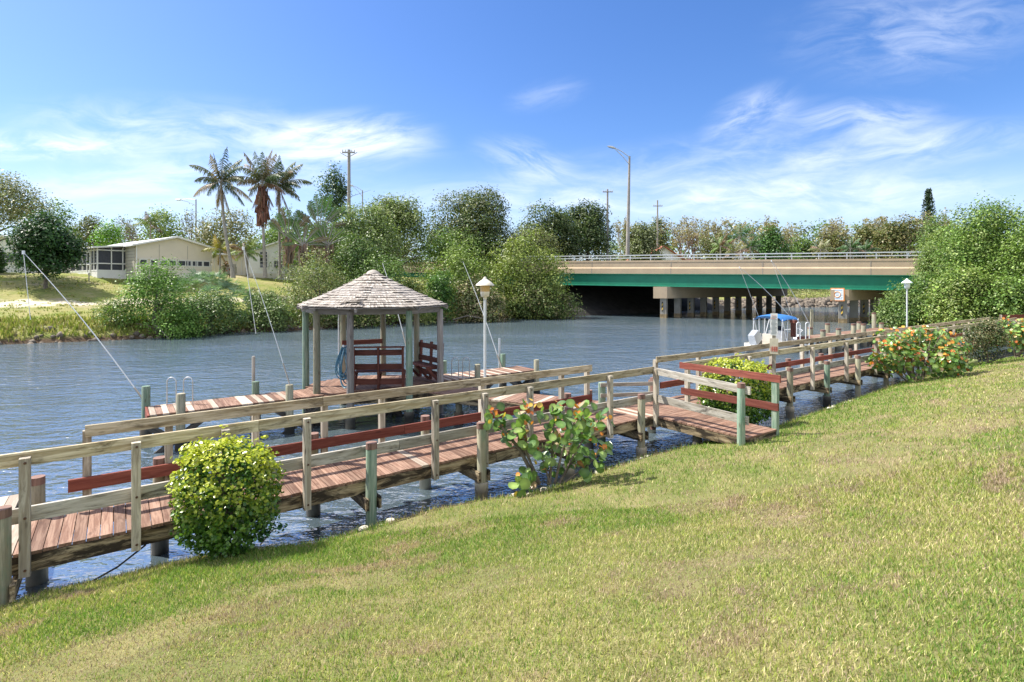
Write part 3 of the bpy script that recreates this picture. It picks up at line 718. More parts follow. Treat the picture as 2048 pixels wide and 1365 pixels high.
# roof: eight shingled faces laid course by course
R0, AP, EV = 2.07, 3.97, 3.02
def rv(i, f, lift=0.0):                        # point on hip i, f = 0 at the eave, 1 at the apex; the faces sag slightly
    a = math.radians(3+45*i); r = R0*(1-f); return Vector((GC.x+r*math.cos(a), GC.y+r*math.sin(a), EV+(AP-EV)*f-.05*math.sin(math.pi*f)+lift))
rf = MB(40); nco = 15
for i in range(8):
    for k in range(nco):
        f0, f1 = k/nco, min(1.0, (k+1.12)/nco)
        ragged = 0
        A, B, Cc, D = rv(i, f0, .018), rv(i+1, f0, .018), rv(i+1, f1), rv(i, f1)
        nseg = max(1, int((B-A).length/.16))
        for j in range(nseg):
            u0, u1 = j/nseg, (j+1)/nseg-.006
            q = [A.lerp(B, u0), A.lerp(B, u1), D.lerp(Cc, u1), D.lerp(Cc, u0)]
            dz = RNG.uniform(-.004, .010); out = RNG.uniform(-.012, .012)
            if j in (0, nseg-1) and RNG.random() < .35: dz += .018
            dn_ = (q[0]-q[3]).normalized()
            q[0] = q[0]+dn_*out+UP*dz; q[1] = q[1]+dn_*out+UP*dz
            th = Vector((0, 0, -.016))
            L_ = (q[0]-q[3]).length; off = RNG.random()*37; off2 = .55*((k*.37+i*.61) % 1)+.45*RNG.random()
            V = q+[p+th for p in q]
            G = [(L_+off, 0+off, off), (L_+off, .16+off, off), (off, .16+off, off), (off, off, off)]*2
            rf._add(V, [(0, 1, 2, 3), (7, 6, 5, 4), (0, 4, 5, 1), (1, 5, 6, 2), (2, 6, 7, 3), (3, 7, 4, 0)], G, off2, False)
rf.build('roof', M['shingle'], gaz)
b = MB(41)
for i in range(8): b.poly([rv(i, 0, -.03), rv(i+1, 0, -.03), Vector((GC.x, GC.y, AP-.05))])
b.build('ceiling', M['fascia'], gaz)
for i in range(8):
    b = MB(42+i*7); b.beam(rv(i, .0, -.075), rv(i, .95, -.09), .05, .09); b.build('rafter', M['fascia'], gaz)
b = MB(43); b.lathe((GC.x, GC.y, AP-.09), [(.20, 0), (.16, .06), (.08, .10), (0, .12)], 10); b.build('finial_cap', M['shingle'], gaz)
b = MB(44); a_, c_ = rv(5, .14, .03).lerp(rv(6, .14, .03), .86), rv(6, .1, .05)
b.beam(a_, c_+Vector((.1, 0, .02)), .12, .016); b.beam(a_-Vector((.3, .02, .02)), a_+Vector((.22, .02, .055)), .1, .014); b.build('loose_shingle', M['shingle'], gaz)
# white conduit down one back post and rail board at the back
b = MB(45); p = GPos[7]; b.tube([(p.x-.12, p.y-.02, DZ), (p.x-.12, p.y-.02, EZ-.1)], .022, 8); b.build('conduit', M['alu'], gaz)
b = MB(46); b.beam((GPos[7].x, GPos[7].y-.1, 1.85), (GPos[6].x, GPos[6].y-.1, 1.85), .04, .14); b.build('back_rail', M['redbrown'], gaz)

def bench(x0, y0, x1, y1, seat_dir, label, H=1.12, caps=True, mat='redbrown'):
    A, B = Vector((x0, y0, DZ-.02)), Vector((x1, y1, DZ-.02)); d = (B-A).normalized(); n = Vector((-d.y, d.x, 0))*seat_dir
    t = thing('bench', label, 'bench', (A+B)/2)
    for f, z in ((0, .5), (.5, .5), (1, .5)):
        b = MB(int(f*9)); p = A.lerp(B, f); b.beam(p-n*.02, p-n*.06+UP*H, .055, .075, up=n); b.build('upright', M[mat], t)
        b = MB(int(f*9+1)); b.beam(p+n*.02+UP*.02, p+n*.42+UP*.44, .05, .07, up=UP); b.build('leg_brace', M[mat], t)
        b = MB(int(f*9+2)); b.beam(p-n*.0+UP*.43, p+n*.46+UP*.43, .05, .06, up=UP); b.build('seat_support', M[mat], t)
    for z in (H-.13, H-.52+.02, .22):
        b = MB(int(z*50)); b.beam(A-n*.0-d*.02+UP*z, B-n*.0+d*.02+UP*z, .03, .15); b.build('back_board', M[mat], t)
    if caps:
        b = MB(9); b.beam(A-n*.05-d*.06+UP*(H+.02), B-n*.05+d*.04+UP*(H+.02), .12, .035); b.build('top_rail', M[mat], t)
    for k in range(3):
        b = MB(13+k); b.beam(A+n*(.08+.145*k)+UP*.475, B+n*(.08+.145*k)+UP*.475, .135, .03); b.build('seat_board', M[mat], t)
xa, xb = at(708, 0, 14.25)[0], at(806, 0, 14.35)[0]
bench(xa, 14.25, xb, 14.35, 1, 'dark red slatted bench with its tall back to the boardwalk, between the front gazebo posts')
p5, p4 = GPos[5], GPos[4]
bench(p5.x+.10, p5.y-.02, p4.x-.02, p4.y+.25, -1, 'dark brown bench side on to the camera against the right hand gazebo posts', 1.12, False)
# coiled hoses on the post
def hose():
    t = thing('coiled_hose', 'coils of blue and pale garden hose hung on a gazebo post', 'hose', (GPos[7].x, GPos[7].y, 1.6))
    r = random.Random(5); X0, Y0 = at(689, 0, 13.75)[0], 13.75
    for k in range(15):
        b = MB(k); hx = r.uniform(.10, .2); hz = r.uniform(.36, .52); zt = 1.98+r.uniform(-.04, .04); dx = r.uniform(-.05, .05); dy = r.uniform(-.08, .08); pts = []
        for i in range(25):
            a = 2*math.pi*i/24
            pts.append((X0+dx+hx*math.sin(a)*(1-.45*math.cos(a))*.8, Y0+dy+.05*math.sin(a*2+k), zt-hz+hz*math.cos(a)))
        b.tube(pts, .014, 6, False); b.build('hose_loop', M['hose_blue' if k % 3 else 'hose_pale'], t)
    b = MB(50); b.tube([(X0, Y0+.02, 2.0), (X0, Y0-.12, 2.03)], .03, 8); b.build('hook', M['house_white'], t)
    b = MB(51); b.tube([(X0+.05, Y0, 1.2), (X0+.1, Y0-.05, .95), (X0+.17, Y0-.15, .75), (X0+.2, Y0-.2, .4)], .014, 6); b.build('hose_end', M['hose_blue'], t)
hose()

# ------------------------------------------------------------------ lamp posts
def lamp(s, e, zt, label, roofm, bodym, base=DZ-.3, sc=1.0):
    p = Vector(SE(s, e)); t = thing('lamp_post', label, 'lamp post', (p.x, p.y, base))
    b = MB(1); b.tube([(p.x, p.y, base), (p.x, p.y, zt-.40*sc)], .026*sc, 12); b.build('pole', M['whip'], t)
    c = (p.x, p.y, zt)
    b = MB(2); b.lathe(c, [(.178*sc, -.155*sc), (.17*sc, -.135*sc), (.10*sc, -.075*sc), (.045*sc, -.035*sc), (.03*sc, -.02*sc), (.03*sc, -.005*sc), (.012*sc, .01*sc), (0, .012*sc)], 24)
    b.lathe(c, [(.178*sc, -.155*sc), (.09*sc, -.15*sc)], 24); b.build('lamp_roof', M[roofm], t)
    b = MB(3); b.lathe(c, [(.098*sc, -.155*sc), (.088*sc, -.275*sc)], 24); b.build('lamp_glass', M[bodym], t)
    b = MB(4); b.lathe(c, [(.089*sc, -.272*sc), (.078*sc, -.365*sc), (.035*sc, -.37*sc), (.035*sc, -.42*sc)], 24); b.build('lamp_base', M['lamp_tan' if roofm == 'lamp_tan' else roofm], t)
lamp(s_of(970, 1.12), 1.12, 3.71, 'white pole lamp with a cone roof and amber glass by the sea grape bush', 'lamp_tan', 'lamp_amber')
s_ = s_of(1814, 1.15); Y_ = SE(s_, 1.15)[1]
lamp(s_, 1.15, CZ-(558-HY)/F*Y_, 'pale green pole lamp with a cone roof in front of the right hand trees', 'lamp_green', 'lamp_green', sc=1.15)

# ------------------------------------------------------------------ mooring whips
def whip(base, tip, label, r0=.03, line=None, bend=.25):
    r0 *= .66
    A, B = Vector(base), Vector(tip); t = thing('mooring_whip', label, 'mooring pole', A)
    pts = []
    for i in range(13):
        f = i/12; pts.append(A.lerp(B, f)+UP*(bend*math.sin(math.pi*f)*.5))
    b = MB(1); b.tube(pts, [r0*(1-.55*i/12) for i in range(13)], 8); b.build('pole', M['whip'], t)
    b = MB(2); d = (pts[1]-pts[0]).normalized(); b.tube([A-d*.15, A+d*.45], r0*1.5, 10); b.build('socket', M['pole_grey'], t)
    if line is not None:
        b = MB(3); L_ = [B.lerp(Vector(line), i/8)-UP*(.0) for i in range(9)]; b.tube(L_, .008, 5); b.build('line', M['rope'], t)
        b = MB(4); b.tube([B-UP*.05, B+UP*.04], .03, 8); b.build('tip', M['alu'], t)
wb = gp(291, 806, DZ+.05)
whip(wb, at(47, 505, 13.2), 'longest white mooring pole leaning left over the water from the dock end', .023, at(61, 640, 13.2))
wb = at(577, 762, SE(s_of(579, DE0-.1), DE0-.1)[1])
whip(wb, at(487, 497, 13.9), 'thin white mooring pole leaning left from the grey pile left of the gazebo', .016, at(512, 668, 13.8))
wb = at(1003, 735, SE(s_of(1006, DE1), DE1)[1])
whip(wb, at(926, 524, 19.5), 'white mooring pole leaning left behind the amber glass lamp post', .024, None)
wb = at(812, 690, 17.2)
whip(wb, at(765, 527, 18.5), 'white mooring pole rising from behind the gazebo roof', .022, None)
# ------------------------------------------------------------------ boat dock with boat
bdock = thing('dock', 'timber boat dock with short round piles beside the white motorboat', 'dock', SE(34, 6.6, 0))
B0, B1, BE0, BE1 = 29.6, 40.5, 6.0, 7.0
a_ = MB(61); planks(a_, bdock, B0, B1, BE0, BE1, w=.2, new=(31, 33)); a_.build('deck', M['deck'], bdock)
for e_ in (BE0, BE1):
    b = MB(int(e_*3)); b.beam(SE(B0, e_, DZ-.12), SE(B1, e_, DZ-.12), .05, .17); b.build('stringer', M['beam'], bdock)
b = MB(88); b.beam(SE(B0-.03, BE0, DZ-.1), SE(B0-.03, BE1, DZ-.1), .05, .17); b.build('stringer', M['red'], bdock)
for px, py, e_ in ((1646, 660, BE0-.08), (1677, 657, BE0-.08), (1707, 648, BE0-.08), (1727, 648, BE0-.08), (1763, 646, BE0-.08), (1655, 647, BE1+.1), (1718, 644, BE1+.1), (1748, 626, BE1+.1), (1620, 655, BE1+.1)):
    s = s_of(px, e_); p = SE(s, e_); pile(s, e_, -.9, CZ-(py-HY)/F*p[1], r=.13, parent=bdock, cap=True, sleeve=(.4, 'sleeve_tan'))
b = MB(66); p = Vector(SE(s_of(1622, BE1+.3), BE1+.3)); b.tube([(p.x, p.y, -.9), (p.x+.05, p.y, 2.2), (p.x+.06, p.y, CZ-(630-HY)/F*p.y)], [.09, .085, .08], 10)
b.build('pile', M['pile'], bdock)
for s in (30.5, 33.5, 36.5):
    for a, c in (((-1.0, -.1), (.4, .6)), ((-1.0, .6), (.4, -.1))):
        b = MB(int(s+a[1]*9)); b.beam(SE(s+a[0], BE0-.03-(.04 if a[1] < 0 else 0), a[1]), SE(s+c[0], BE0-.03-(.04 if a[1] < 0 else 0), c[1]), .05, .2); b.build('brace', M['dark_wood'], bdock)
ladder(0, BE0+.3, 'white hooped ladder handrails on the boat dock beside the blue canopied boat', mat='alu', s=s_of(1597, BE0+.3), gap=.5, h=.85, n=2)
b = MB(67); px_, Y_ = 1587, SE(30.2, 6.3)[1]
b.beam(at(px_, 0, Y_)[:2]+(DZ,), at(px_, 0, Y_)[:2]+(DZ+.75,), .22, .2, up=ed); b.box(at(px_, 0, Y_)[:2]+(DZ+.82,), .3, .26, .14, .6)
tag(b.build('dock_box', M['redbrown']), 'small dark red power pedestal standing at the boat dock end', 'pedestal')
for k, (px, y0, tx, ty, lab) in enumerate(((1622, 655, 1543, 522, 'right hand of two white mooring poles leaning over the blue canopy boat'), (1598, 655, 1479, 535, 'left hand of two white mooring poles leaning over the blue canopy boat'))):
    bs = at(px, y0, 31.5); whip(bs, at(tx, ty, 31), lab, .036, at(tx+44-k*3, 640, 31), .4)

def boat():
    stern = Vector(at(1517, 0, 28.4)); stern.z = -.08; bd = Vector((.80, .60, 0)).normalized(); bn = Vector((bd.y, -bd.x, 0))  # bn: starboard, toward camera
    L, Bm = 5.2, .93
    t = thing('motorboat', 'white open motorboat with a blue canopy moored by the boat dock', 'boat', stern)
    def P(x, y, z): return stern+bd*(x*.86)+bn*(y*.84)+UP*(z*.93)
    rows = []
    for i in range(15):
        f = i/14; x = L*f; w = Bm*(1-max(0, (f-.45)/.55)**2.4)+.02; sh = .62+.28*f**2; kl = -.15+.55*max(0, (f-.75)/.25)**2
        ch = .12+.22*f**2
        rows.append([P(x, -w, sh), P(x, -w*1.0, sh-.1), P(x, -w*.93, ch), P(x, 0, kl-.1), P(x, w*.93, ch), P(x, w, sh-.1), P(x, w, sh)])
    b = MB(1); b.grid(rows, True); b.poly(rows[0][::-1]); b.build('hull', M['gelcoat'], t)
    b = MB(2); inn = []
    for i in range(15):
        f = i/14; x = .12+(L-.2)*f*.97; w = max(.02, Bm*(1-max(0, (f-.45)/.55)**2.4)-.14); sh = .63+.28*f**2; fz_ = .32 if f < .72 else sh-.03
        w0 = Bm*(1-max(0, (f-.45)/.55)**2.4)+.02
        inn.append([P(L*f, -w0, sh), P(x, -w, sh+.02), P(x, -w*.95, fz_), P(x, w*.95, fz_), P(x, w, sh+.02), P(L*f, w0, sh)])
    b.grid(inn, False); b.build('deck', M['gelcoat'], t)
    for x, y, sx, sy, z in ((.75, .35, .5, .6, .75), (.75, -.45, .5, .5, .75), (3.2, .4, .7, .5, .72), (3.2, -.45, .7, .5, .72)):
        rw = math.atan2(bd.y, bd.x); b = MB(3)
        b.box(P(x, y, z-.22), sx, sy, .44, rw); b.box(P(x-sx*.45, y, z+.2), .12, sy, .42, rw); b.build('seat', M['vinyl'], t)
    rw = math.atan2(bd.y, bd.x)
    b = MB(4); b.box(P(2.1, .1, .78), .55, .7, .95, rw); b.build('console', M['gelcoat'], t)
    b = MB(5); b.prism([P(2.3, -.24, 1.25), P(2.3, .44, 1.25), P(2.15, .38, 1.55), P(2.15, -.18, 1.55)], bd*.02); b.build('windshield', M['glass'], t)
    # bimini
    b = MB(6); rr = []
    for i in range(9):
        f = i/8; x = 1.05+2.1*f; dz = .10*math.sin(math.pi*f)
        rr.append([P(x, -.95+1.9*j/10, 2.02+dz+.13*math.sin(math.pi*j/10)-(.13 if j in (0, 10) else 0)) for j in range(11)])
    b.grid(rr); low = [[p-UP*.03 for p in r] for r in rr]; b.grid([list(reversed(r)) for r in low]); b.build('canopy', M['blue_cloth'], t)
    for y in (-.94, .94):
        for x0, x1 in ((1.75, 1.1), (1.75, 1.75), (2.3, 3.1), (2.3, 2.5), (1.0, 1.1), (3.3, 3.1)):
            c = MB(7); c.tube([P(x0, y*.97, .62), P(x1, y, 1.98)], .02, 6); c.build('canopy_frame', M['alu'], t)
    # outboard, tilted up
    o = MB(8); tl = Matrix.Rotation(math.radians(32), 3, bn)
    def Q(x, y, z): return P(-.22, 0, .72)+tl @ (bd*x+bn*y+UP*z)
    def boxq(b_, x0, x1, y, z0, z1, tp=.8):
        r1 = [Q(x0, -y, z0), Q(x1, -y, z0), Q(x1, y, z0), Q(x0, y, z0)]; r2 = [Q(x0*tp, -y*tp, z1), Q(x1*tp, -y*tp, z1), Q(x1*tp, y*tp, z1), Q(x0*tp, y*tp, z1)]
        r1b = [p.lerp(q, .25) for p, q in zip(r1, r2)]; b_.grid([r1, r1b, r2], False, .5, True); b_.poly(r2); b_.poly(r1[::-1])
    boxq(o, -.34, .30, .21, .05, .62); m_ = o.build('outboard_motor', M['steel'], t)
    c = MB(9); boxq(c, -.30, .24, .17, .04, -.30, .8); c.build('motor_cover', M['black'], m_)
    c = MB(10); boxq(c, -.16, .12, .07, -.28, -.85, .9); c.build('motor_leg', M['house_white'], m_)
    c = MB(11); c.box(P(-.28, -.55, .28), .5, .6, .06, rw); c.build('swim_platform', M['gelcoat'], t)
    for y in (-.85, .85):
        c = MB(12); pts = [P(3.6, y*.9, .8), P(3.7, y*.9, 1.12), P(4.6, y*.6, 1.2), P(5.1, 0, 1.25)]; c.tube(pts, .015, 6); c.build('bow_rail', M['alu'], t)
boat()

# ------------------------------------------------------------------ signs
def sign_post():
    s, e = s_of(1548, -.14), -.14; p = Vector(SE(s, e)); Y = p.y
    t = thing('sign_post', 'narrow two board dock notice on a wooden post behind the gangway bush', 'sign', (p.x, p.y, .4))
    zz = lambda py: CZ-(py-HY)/F*Y
    nrm = (Vector((0, 0, 0))-Vector((p.x, p.y, 0))).normalized(); sd = Vector((-nrm.y, nrm.x, 0))
    b = MB(1); b.beam((p.x, p.y, .1), (p.x, p.y, zz(640)), .085, .085, up=nrm); b.build('post', M['post'], t)
    def board(y0, y1, hw, mat, off):
        c = Vector((p.x, p.y, (zz(y0)+zz(y1))/2))+nrm*(.06+off); b = MB(2)
        b.beam(c-UP*(zz(y0)-zz(y1))/2, c+UP*(zz(y0)-zz(y1))/2, hw*2, .02, up=nrm); return b.build('board', M[mat], t), c
    o, c = board(627, 671, .083, 'sign_white', .0)
    for k in range(15):
        z = zz(632+k*2.5); b = MB(k); w = .068 if k % 4 else .05
        b.beam(Vector((c.x, c.y, z))+nrm*.013-sd*w, Vector((c.x, c.y, z))+nrm*.013+sd*(w-.015*(k % 3)), .004, .010, up=UP); b.build('text_line', M['ink_red' if k in (0, 2) else 'ink_grey'], o)
    o, c = board(677, 708, .10, 'sign_tan', .0)
    for k, (x0, x1, z0, z1) in enumerate(((-.07, -.035, 703, 693), (-.025, .01, 703, 693), (.02, .045, 703, 693), (.055, .075, 703, 693))):
        b = MB(k); a = Vector((c.x, c.y, (zz(z0)+zz(z1))/2))+nrm*.013
        for q in (x0, x1): b.beam(a+sd*q-UP*(zz(z1)-zz(z0))/2, a+sd*q+UP*(zz(z1)-zz(z0))/2, .012, .004, up=nrm)
        b.beam(a+sd*x0+UP*(.0), a+sd*x1, .004, .012); b.build('lettering', M['ink_red'], o)
sign_post()
def deck_frame():
    t = thing('deck_bench', 'grey timber bench frame with a white slatted panel at the boardwalk right end', 'bench', at(2030, 690, 28.6))
    Y = 29.3
    def q(px, py, dy=0): return Vector(at(px, py, Y+dy))
    b = MB(1); b.beam(q(2002, 690), q(2002, 630), .1, .1, up=ed); b.build('post', M['post'], t)
    b = MB(2); b.beam(q(2075, 690), q(2075, 630), .1, .1, up=ed); b.build('post', M['post'], t)
    b = MB(3); b.beam(q(2000, 634), q(2078, 633), .05, .2); b.build('top_board', M['red'], t)
    b = MB(4); b.beam(q(2000, 658), q(2078, 657), .05, .1); b.build('lower_board', M['redbrown'], t)
    b = MB(5)
    for k in range(4): b.beam(q(2022, 641.5+k*4, .25), q(2066, 641.5+k*4, .25), .03, .095)
    b.build('slat_panel', M['house_white'], t)
deck_frame()

# ------------------------------------------------------------------ bridge
def bridge():
    O = Vector((17.1, 60, 0)); bd = Vector((.875, -.485, 0)).normalized(); pd = Vector((.806, .593, 0)).normalized()
    fn = Vector((bd.y, -bd.x, 0))                       # toward the camera
    if fn.y > 0: fn = -fn
    t = thing('road_bridge', 'tan concrete road bridge on green girders across the canal', 'bridge', O)
    sl = -.0155
    def B(u, w, z): return O+bd*u+pd*w+UP*(z+sl*u)
    u0, u1, Wd = -45, 70, 25.0
    def strip(name, mat, prof):                         # profile in (offset toward camera, z), swept along the bridge
        b = MB(1); rows = [[B(u, 0, z)+fn*f for f, z in prof] for u in np.linspace(u0, u1, 24)]; b.grid(rows, False); return b.build(name, M[mat], t)
    par = strip('parapet', 'concrete', [(-.15, 6.35), (.25, 6.38), (.25, 6.18), (.22, 6.12), (.22, 5.60), (.34, 5.46), (.34, 4.86), (-.05, 4.86), (-.15, 6.35)])
    for u in np.arange(-27, 60, 9.2):
        b = MB(2); b.beam(B(u, 0, 5.55)+fn*.232, B(u, 0, 6.18)+fn*.232, .05, .012, up=fn); b.beam(B(u, 0, 4.87)+fn*.345, B(u, 0, 5.49)+fn*.345, .05, .012, up=fn); b.build('joint', M['concrete_grey'], par)
    b = MB(3)
    b.grid([[B(u, .2, 5.75), B(u, Wd, 5.75)] for u in (u0, u1)], False); b.grid([[B(u, Wd, 4.95), B(u, .1, 4.95)] for u in (u0, u1)], False); b.build('road_deck', M['asphalt'], t)
    b = MB(31); b.grid([[B(u, Wd, 4.9), B(u, Wd, 6.4), B(u, Wd+.4, 6.4), B(u, Wd+.4, 4.9)] for u in (u0, u1)], False); b.build('parapet', M['concrete'], t)
    # guard rail
    for u in np.arange(-44, 60, 2.35):
        b = MB(4); b.beam(B(u, .02, 6.37), B(u, .02, 6.98), .10, .14, up=fn); b.build('guard_post', M['guard'], t)
    for z, h in ((6.97, .10), (6.66, .09)):
        b = MB(5); b.beam(B(u0, -.06, z), B(u1, -.06, z), .10, h); b.build('guard_rail', M['guard'], t)
    # girders
    for k, w in enumerate((-.16, 4.9, 10.2, 15.0, 19.8, 24.4)):
        b = MB(6); rows = [[B(u, w, z)+fn*f for f, z in ((.22, 4.86), (.22, 4.80), (.03, 4.78), (.03, 3.55), (.28, 3.52), (.28, 3.45), (-.28, 3.45), (-.28, 3.52), (-.03, 3.55), (-.03, 4.86))] for u in np.linspace(u0, u1, 12)]
        b.grid(rows, False); b.build('girder', M['girder'], t)
    b = MB(61); b.prism([B(-.2, 0, 3.50)+fn*-.2, B(.5, 0, 3.50)+fn*-.2, B(.5, 0, 3.70)+fn*-.2, B(-.2, 0, 3.70)+fn*-.2], fn*.12); b.build('bearing_plate', M['ink_orange'], t)
    # piers: cap with a row of square piles
    for uu, zc in ((0.0, 2.16), (16.9, 2.16)):
        def Pp(w, z, f=0): return O+bd*uu+pd*w+UP*(z)+bd*f
        zb = zc+sl*uu*.0; zt = 3.44+sl*uu
        b = MB(7); b.prism([Pp(-1.0, zb, -.75), Pp(-1.0, zb, .75), Pp(-1.0, zt, .75), Pp(-1.0, zt, -.75)], pd*(Wd+1.2)); cap = b.build('pier_cap', M['concrete'], t)
        for k in range(11):
            w = -.35+k*2.47; b = MB(8+k); hw = .34; p = Pp(w, 0)
            b.beam(p-UP*1.2, p+UP*(zb+.02), hw*2, hw*2, up=bd); pl = b.build('pier_pile', M['concrete_grey'], cap)
            b = MB(30); b.beam(p-UP*1.2, p+UP*.42, hw*2+.02, hw*2+.02, up=bd); b.build('water_stain', plain('tide_stain', (.30, .22, .12), .9, var=.4, scale=3) if 'tide_stain' not in bpy.data.materials else bpy.data.materials['tide_stain'], cap)
            if k % 2 == 0:
                b = MB(20); q_ = p-pd*(hw+.015); b.beam(q_-bd*.02+UP*.72-bd*.0, q_-bd*.02+UP*1.78, .34, .02, up=pd); b.build('hazard_plate', M['hazard'], cap)
    # left abutment
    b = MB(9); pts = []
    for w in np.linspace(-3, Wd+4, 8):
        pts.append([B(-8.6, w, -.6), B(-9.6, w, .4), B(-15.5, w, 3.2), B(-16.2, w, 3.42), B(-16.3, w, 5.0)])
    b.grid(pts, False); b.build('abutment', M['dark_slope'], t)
    # navigation notice on the right pier cap
    s = thing('notice_board', 'square waterway notice with an orange ring on the right bridge pier', 'sign', B(16.9, -1, 2.8))
    c = O+bd*16.75+pd*-1.06+UP*2.72; nrm = -pd; sd = Vector((-nrm.y, nrm.x, 0)); sd = -sd if sd.x < 0 else sd
    b = MB(1); b.beam(c-UP*.62, c+UP*.62, 1.24, .05, up=nrm); b.build('board', M['ink_orange'], s)
    b = MB(2); b.beam(c-UP*.53+nrm*.03, c+UP*.53+nrm*.03, 1.06, .02, up=nrm); b.build('panel', M['sign_white'], s)
    b = MB(3); b.tube([c+nrm*.045+sd*.27*math.cos(a)+UP*.27*math.sin(a) for a in np.linspace(0, 2*math.pi, 25)], .035, 6, False); b.build('ring', M['ink_orange'], s)
    for k, z in enumerate((.40, .24, .06, -.08, -.26, -.40)):
        b = MB(4)
        for x0, x1 in (((-.44, .44),) if abs(z) > .3 else ((-.45, -.33), (.33, .45)) if abs(z) > .2 or True else ()):
            b.beam(c+nrm*.044+UP*z+sd*x0, c+nrm*.044+UP*z+sd*x1, .004, .07)
        if abs(z) < .1: b.beam(c+nrm*.044+UP*z-sd*.14, c+nrm*.044+UP*z+sd*.14, .004, .06)
        b.build('text_line', M['ink_blue'], s)
    # street light on the deck
    return B, bd, pd, fn
BR = bridge()

def street_light(px, ybase, ytop, Y, arm_px, arm_py, label, r=.16, zb=None):
    x, _, z1 = at(px, ytop, Y); z0 = at(px, ybase, Y)[2] if zb is None else zb; lean = at(px+ (4 if px == 1255 else 0), ytop, Y)[0]
    t = thing('street_light', label, 'street light', (x, Y, z0))
    b = MB(1); b.tube([(x-.0, Y, z0), (lean, Y, z1)], [r, r*.5], 10); b.build('pole', M['pole_grey'], t)
    e = Vector(at(arm_px, arm_py, Y)); A = Vector((lean, Y, z1-.1)); A2 = Vector((lean, Y, z1-1.0))
    b = MB(2); b.tube([A, A.lerp(e, .5)+UP*.12, e+UP*.03], .05, 6); b.tube([A2, A2.lerp(e, .45)+UP*.1, e-UP*.03], .045, 6); b.build('arm', M['steel'], t)
    d = (e-A).normalized(); d.z *= .4
    b = MB(3); b.tube([e-d*.2, e+d*.1, e+d*.6, e+d*.95], [.05, .15, .14, .03], 8); b.build('lamp_head', M['steel'], t)
street_light(1255, 512, 313, 64, 1228, 296, 'tall street light standing on the bridge', .24)
street_light(725, 470, 381, 85, 705, 372, 'grey street light behind the bushes right of the utility pole', .16, 4.8)
street_light(392, 470, 399, 85, 362, 400, 'grey street light behind the far left palm, its arm pointing left', .16, 4.8)
def utility_pole(px, ytop, Y, label, arms, r=.2):
    x, _, z1 = at(px, ytop, Y); z0 = 4.6
    t = thing('utility_pole', label, 'utility pole', (x, Y, z0))
    b = MB(1); b.tube([(x, Y, z0), (x, Y, z1)], [r, r*.72], 10); b.build('pole', M['pole_grey'], t)
    for dy, hw in arms:
        z = z1-dy; b = MB(2); b.beam((x-hw, Y-.2, z), (x+hw, Y-.2, z), .12, .14); o = b.build('cross_arm', M['pole_grey'], t)
        for sx in (-.95, -.5, .5, .95):
            b = MB(3); b.tube([(x+sx*hw, Y-.2, z), (x+sx*hw, Y-.2, z+.18), (x+sx*hw, Y-.2, z+.32)], [.05, .07, .04], 6); b.build('insulator', M['guard'], o)
    if px < 800:
        b = MB(4); b.beam((x-1.0, Y-.2, z1-arms[0][0]), (x-.1, Y-.2, z1-arms[0][0]-.5), .06, .06); b.beam((x+1.0, Y-.2, z1-arms[0][0]), (x+.1, Y-.2, z1-arms[0][0]-.5), .06, .06); b.build('arm_brace', M['pole_grey'], t)
utility_pole(698, 300, 62, 'thick bare utility pole with one short cross arm rising above the green bushes', [(.35, .72)], .24)
utility_pole(1215, 379, 85, 'utility pole with one cross arm left of the bridge street light', [(.45, .8)])
utility_pole(1315, 401, 110, 'utility pole with one cross arm right of the bridge street light', [(1.2, .95)])
# ------------------------------------------------------------------ houses on the far bank
def window(b_name, parent, c, u, w, h, mat='glass', fr='house_white', bars=0, vbars=0, f=.06):
    """window: frame as part, its pane a sub-part; c centre, u direction along the wall, outward = camera side"""
    c = Vector(c); u = Vector((u[0], u[1], 0)).normalized(); n = Vector((u.y, -u.x, 0))
    if n.y > 0: n = -n
    b = MB(1)
    for sx in (-1, 1): b.beam(c+u*(sx*(w/2-f/2))-UP*h/2+n*.03, c+u*(sx*(w/2-f/2))+UP*h/2+n*.03, f, .07, up=n)
    for sz in (-1, 1): b.beam(c-u*(w/2-f)+UP*(sz*(h/2-f/2))+n*.03, c+u*(w/2-f)+UP*(sz*(h/2-f/2))+n*.03, .065, f)
    for k in range(bars): b.beam(c-u*(w/2-f)+UP*(h*((k+1)/(bars+1)-.5))+n*.028, c+u*(w/2-f)+UP*(h*((k+1)/(bars+1)-.5))+n*.028, .03, .03)
    for k in range(vbars): b.beam(c+u*(w*((k+1)/(vbars+1)-.5))-UP*(h/2-f)+n*.03, c+u*(w*((k+1)/(vbars+1)-.5))+UP*(h/2-f)+n*.03, .04, .03, up=n)
    o = b.build(b_name, M[fr], parent)
    p = MB(2); p.beam(c-u*(w/2-.01)+n*.008, c+u*(w/2-.01)+n*.008, .012, h-.02); p.build('pane', M[mat], o); return o
def gable_house(t, A, u, Wd, v, Ln, zb, ze, za, wall, roof, ov=.35, skirt=None):
    """A front left corner, u along the gable front, v along the long side"""
    A = Vector((A[0], A[1], 0)); u = Vector((u[0], u[1], 0)).normalized(); v = Vector((v[0], v[1], 0)).normalized()
    def P(a, b, z): return A+u*a+v*b+UP*z
    b = MB(1); b.prism([P(0, 0, zb), P(Wd, 0, zb), P(Wd, 0, ze), P(Wd/2, 0, za), P(0, 0, ze)], v*Ln); b.build('wall', M[wall], t)
    b = MB(2); h = .16; rise = (za-ze)/(Wd/2)
    for sgn in (0, 1):
        x0, x1 = (-ov, Wd/2) if not sgn else (Wd+ov, Wd/2)
        z0 = ze-rise*ov
        b.prism([P(x0, -ov, z0+.02), P(x1, -ov, za+.02), P(x1, -ov, za+.02+h), P(x0, -ov, z0+.02+h)], v*(Ln+2*ov))
    b.build('roof', M[roof], t)
    return P
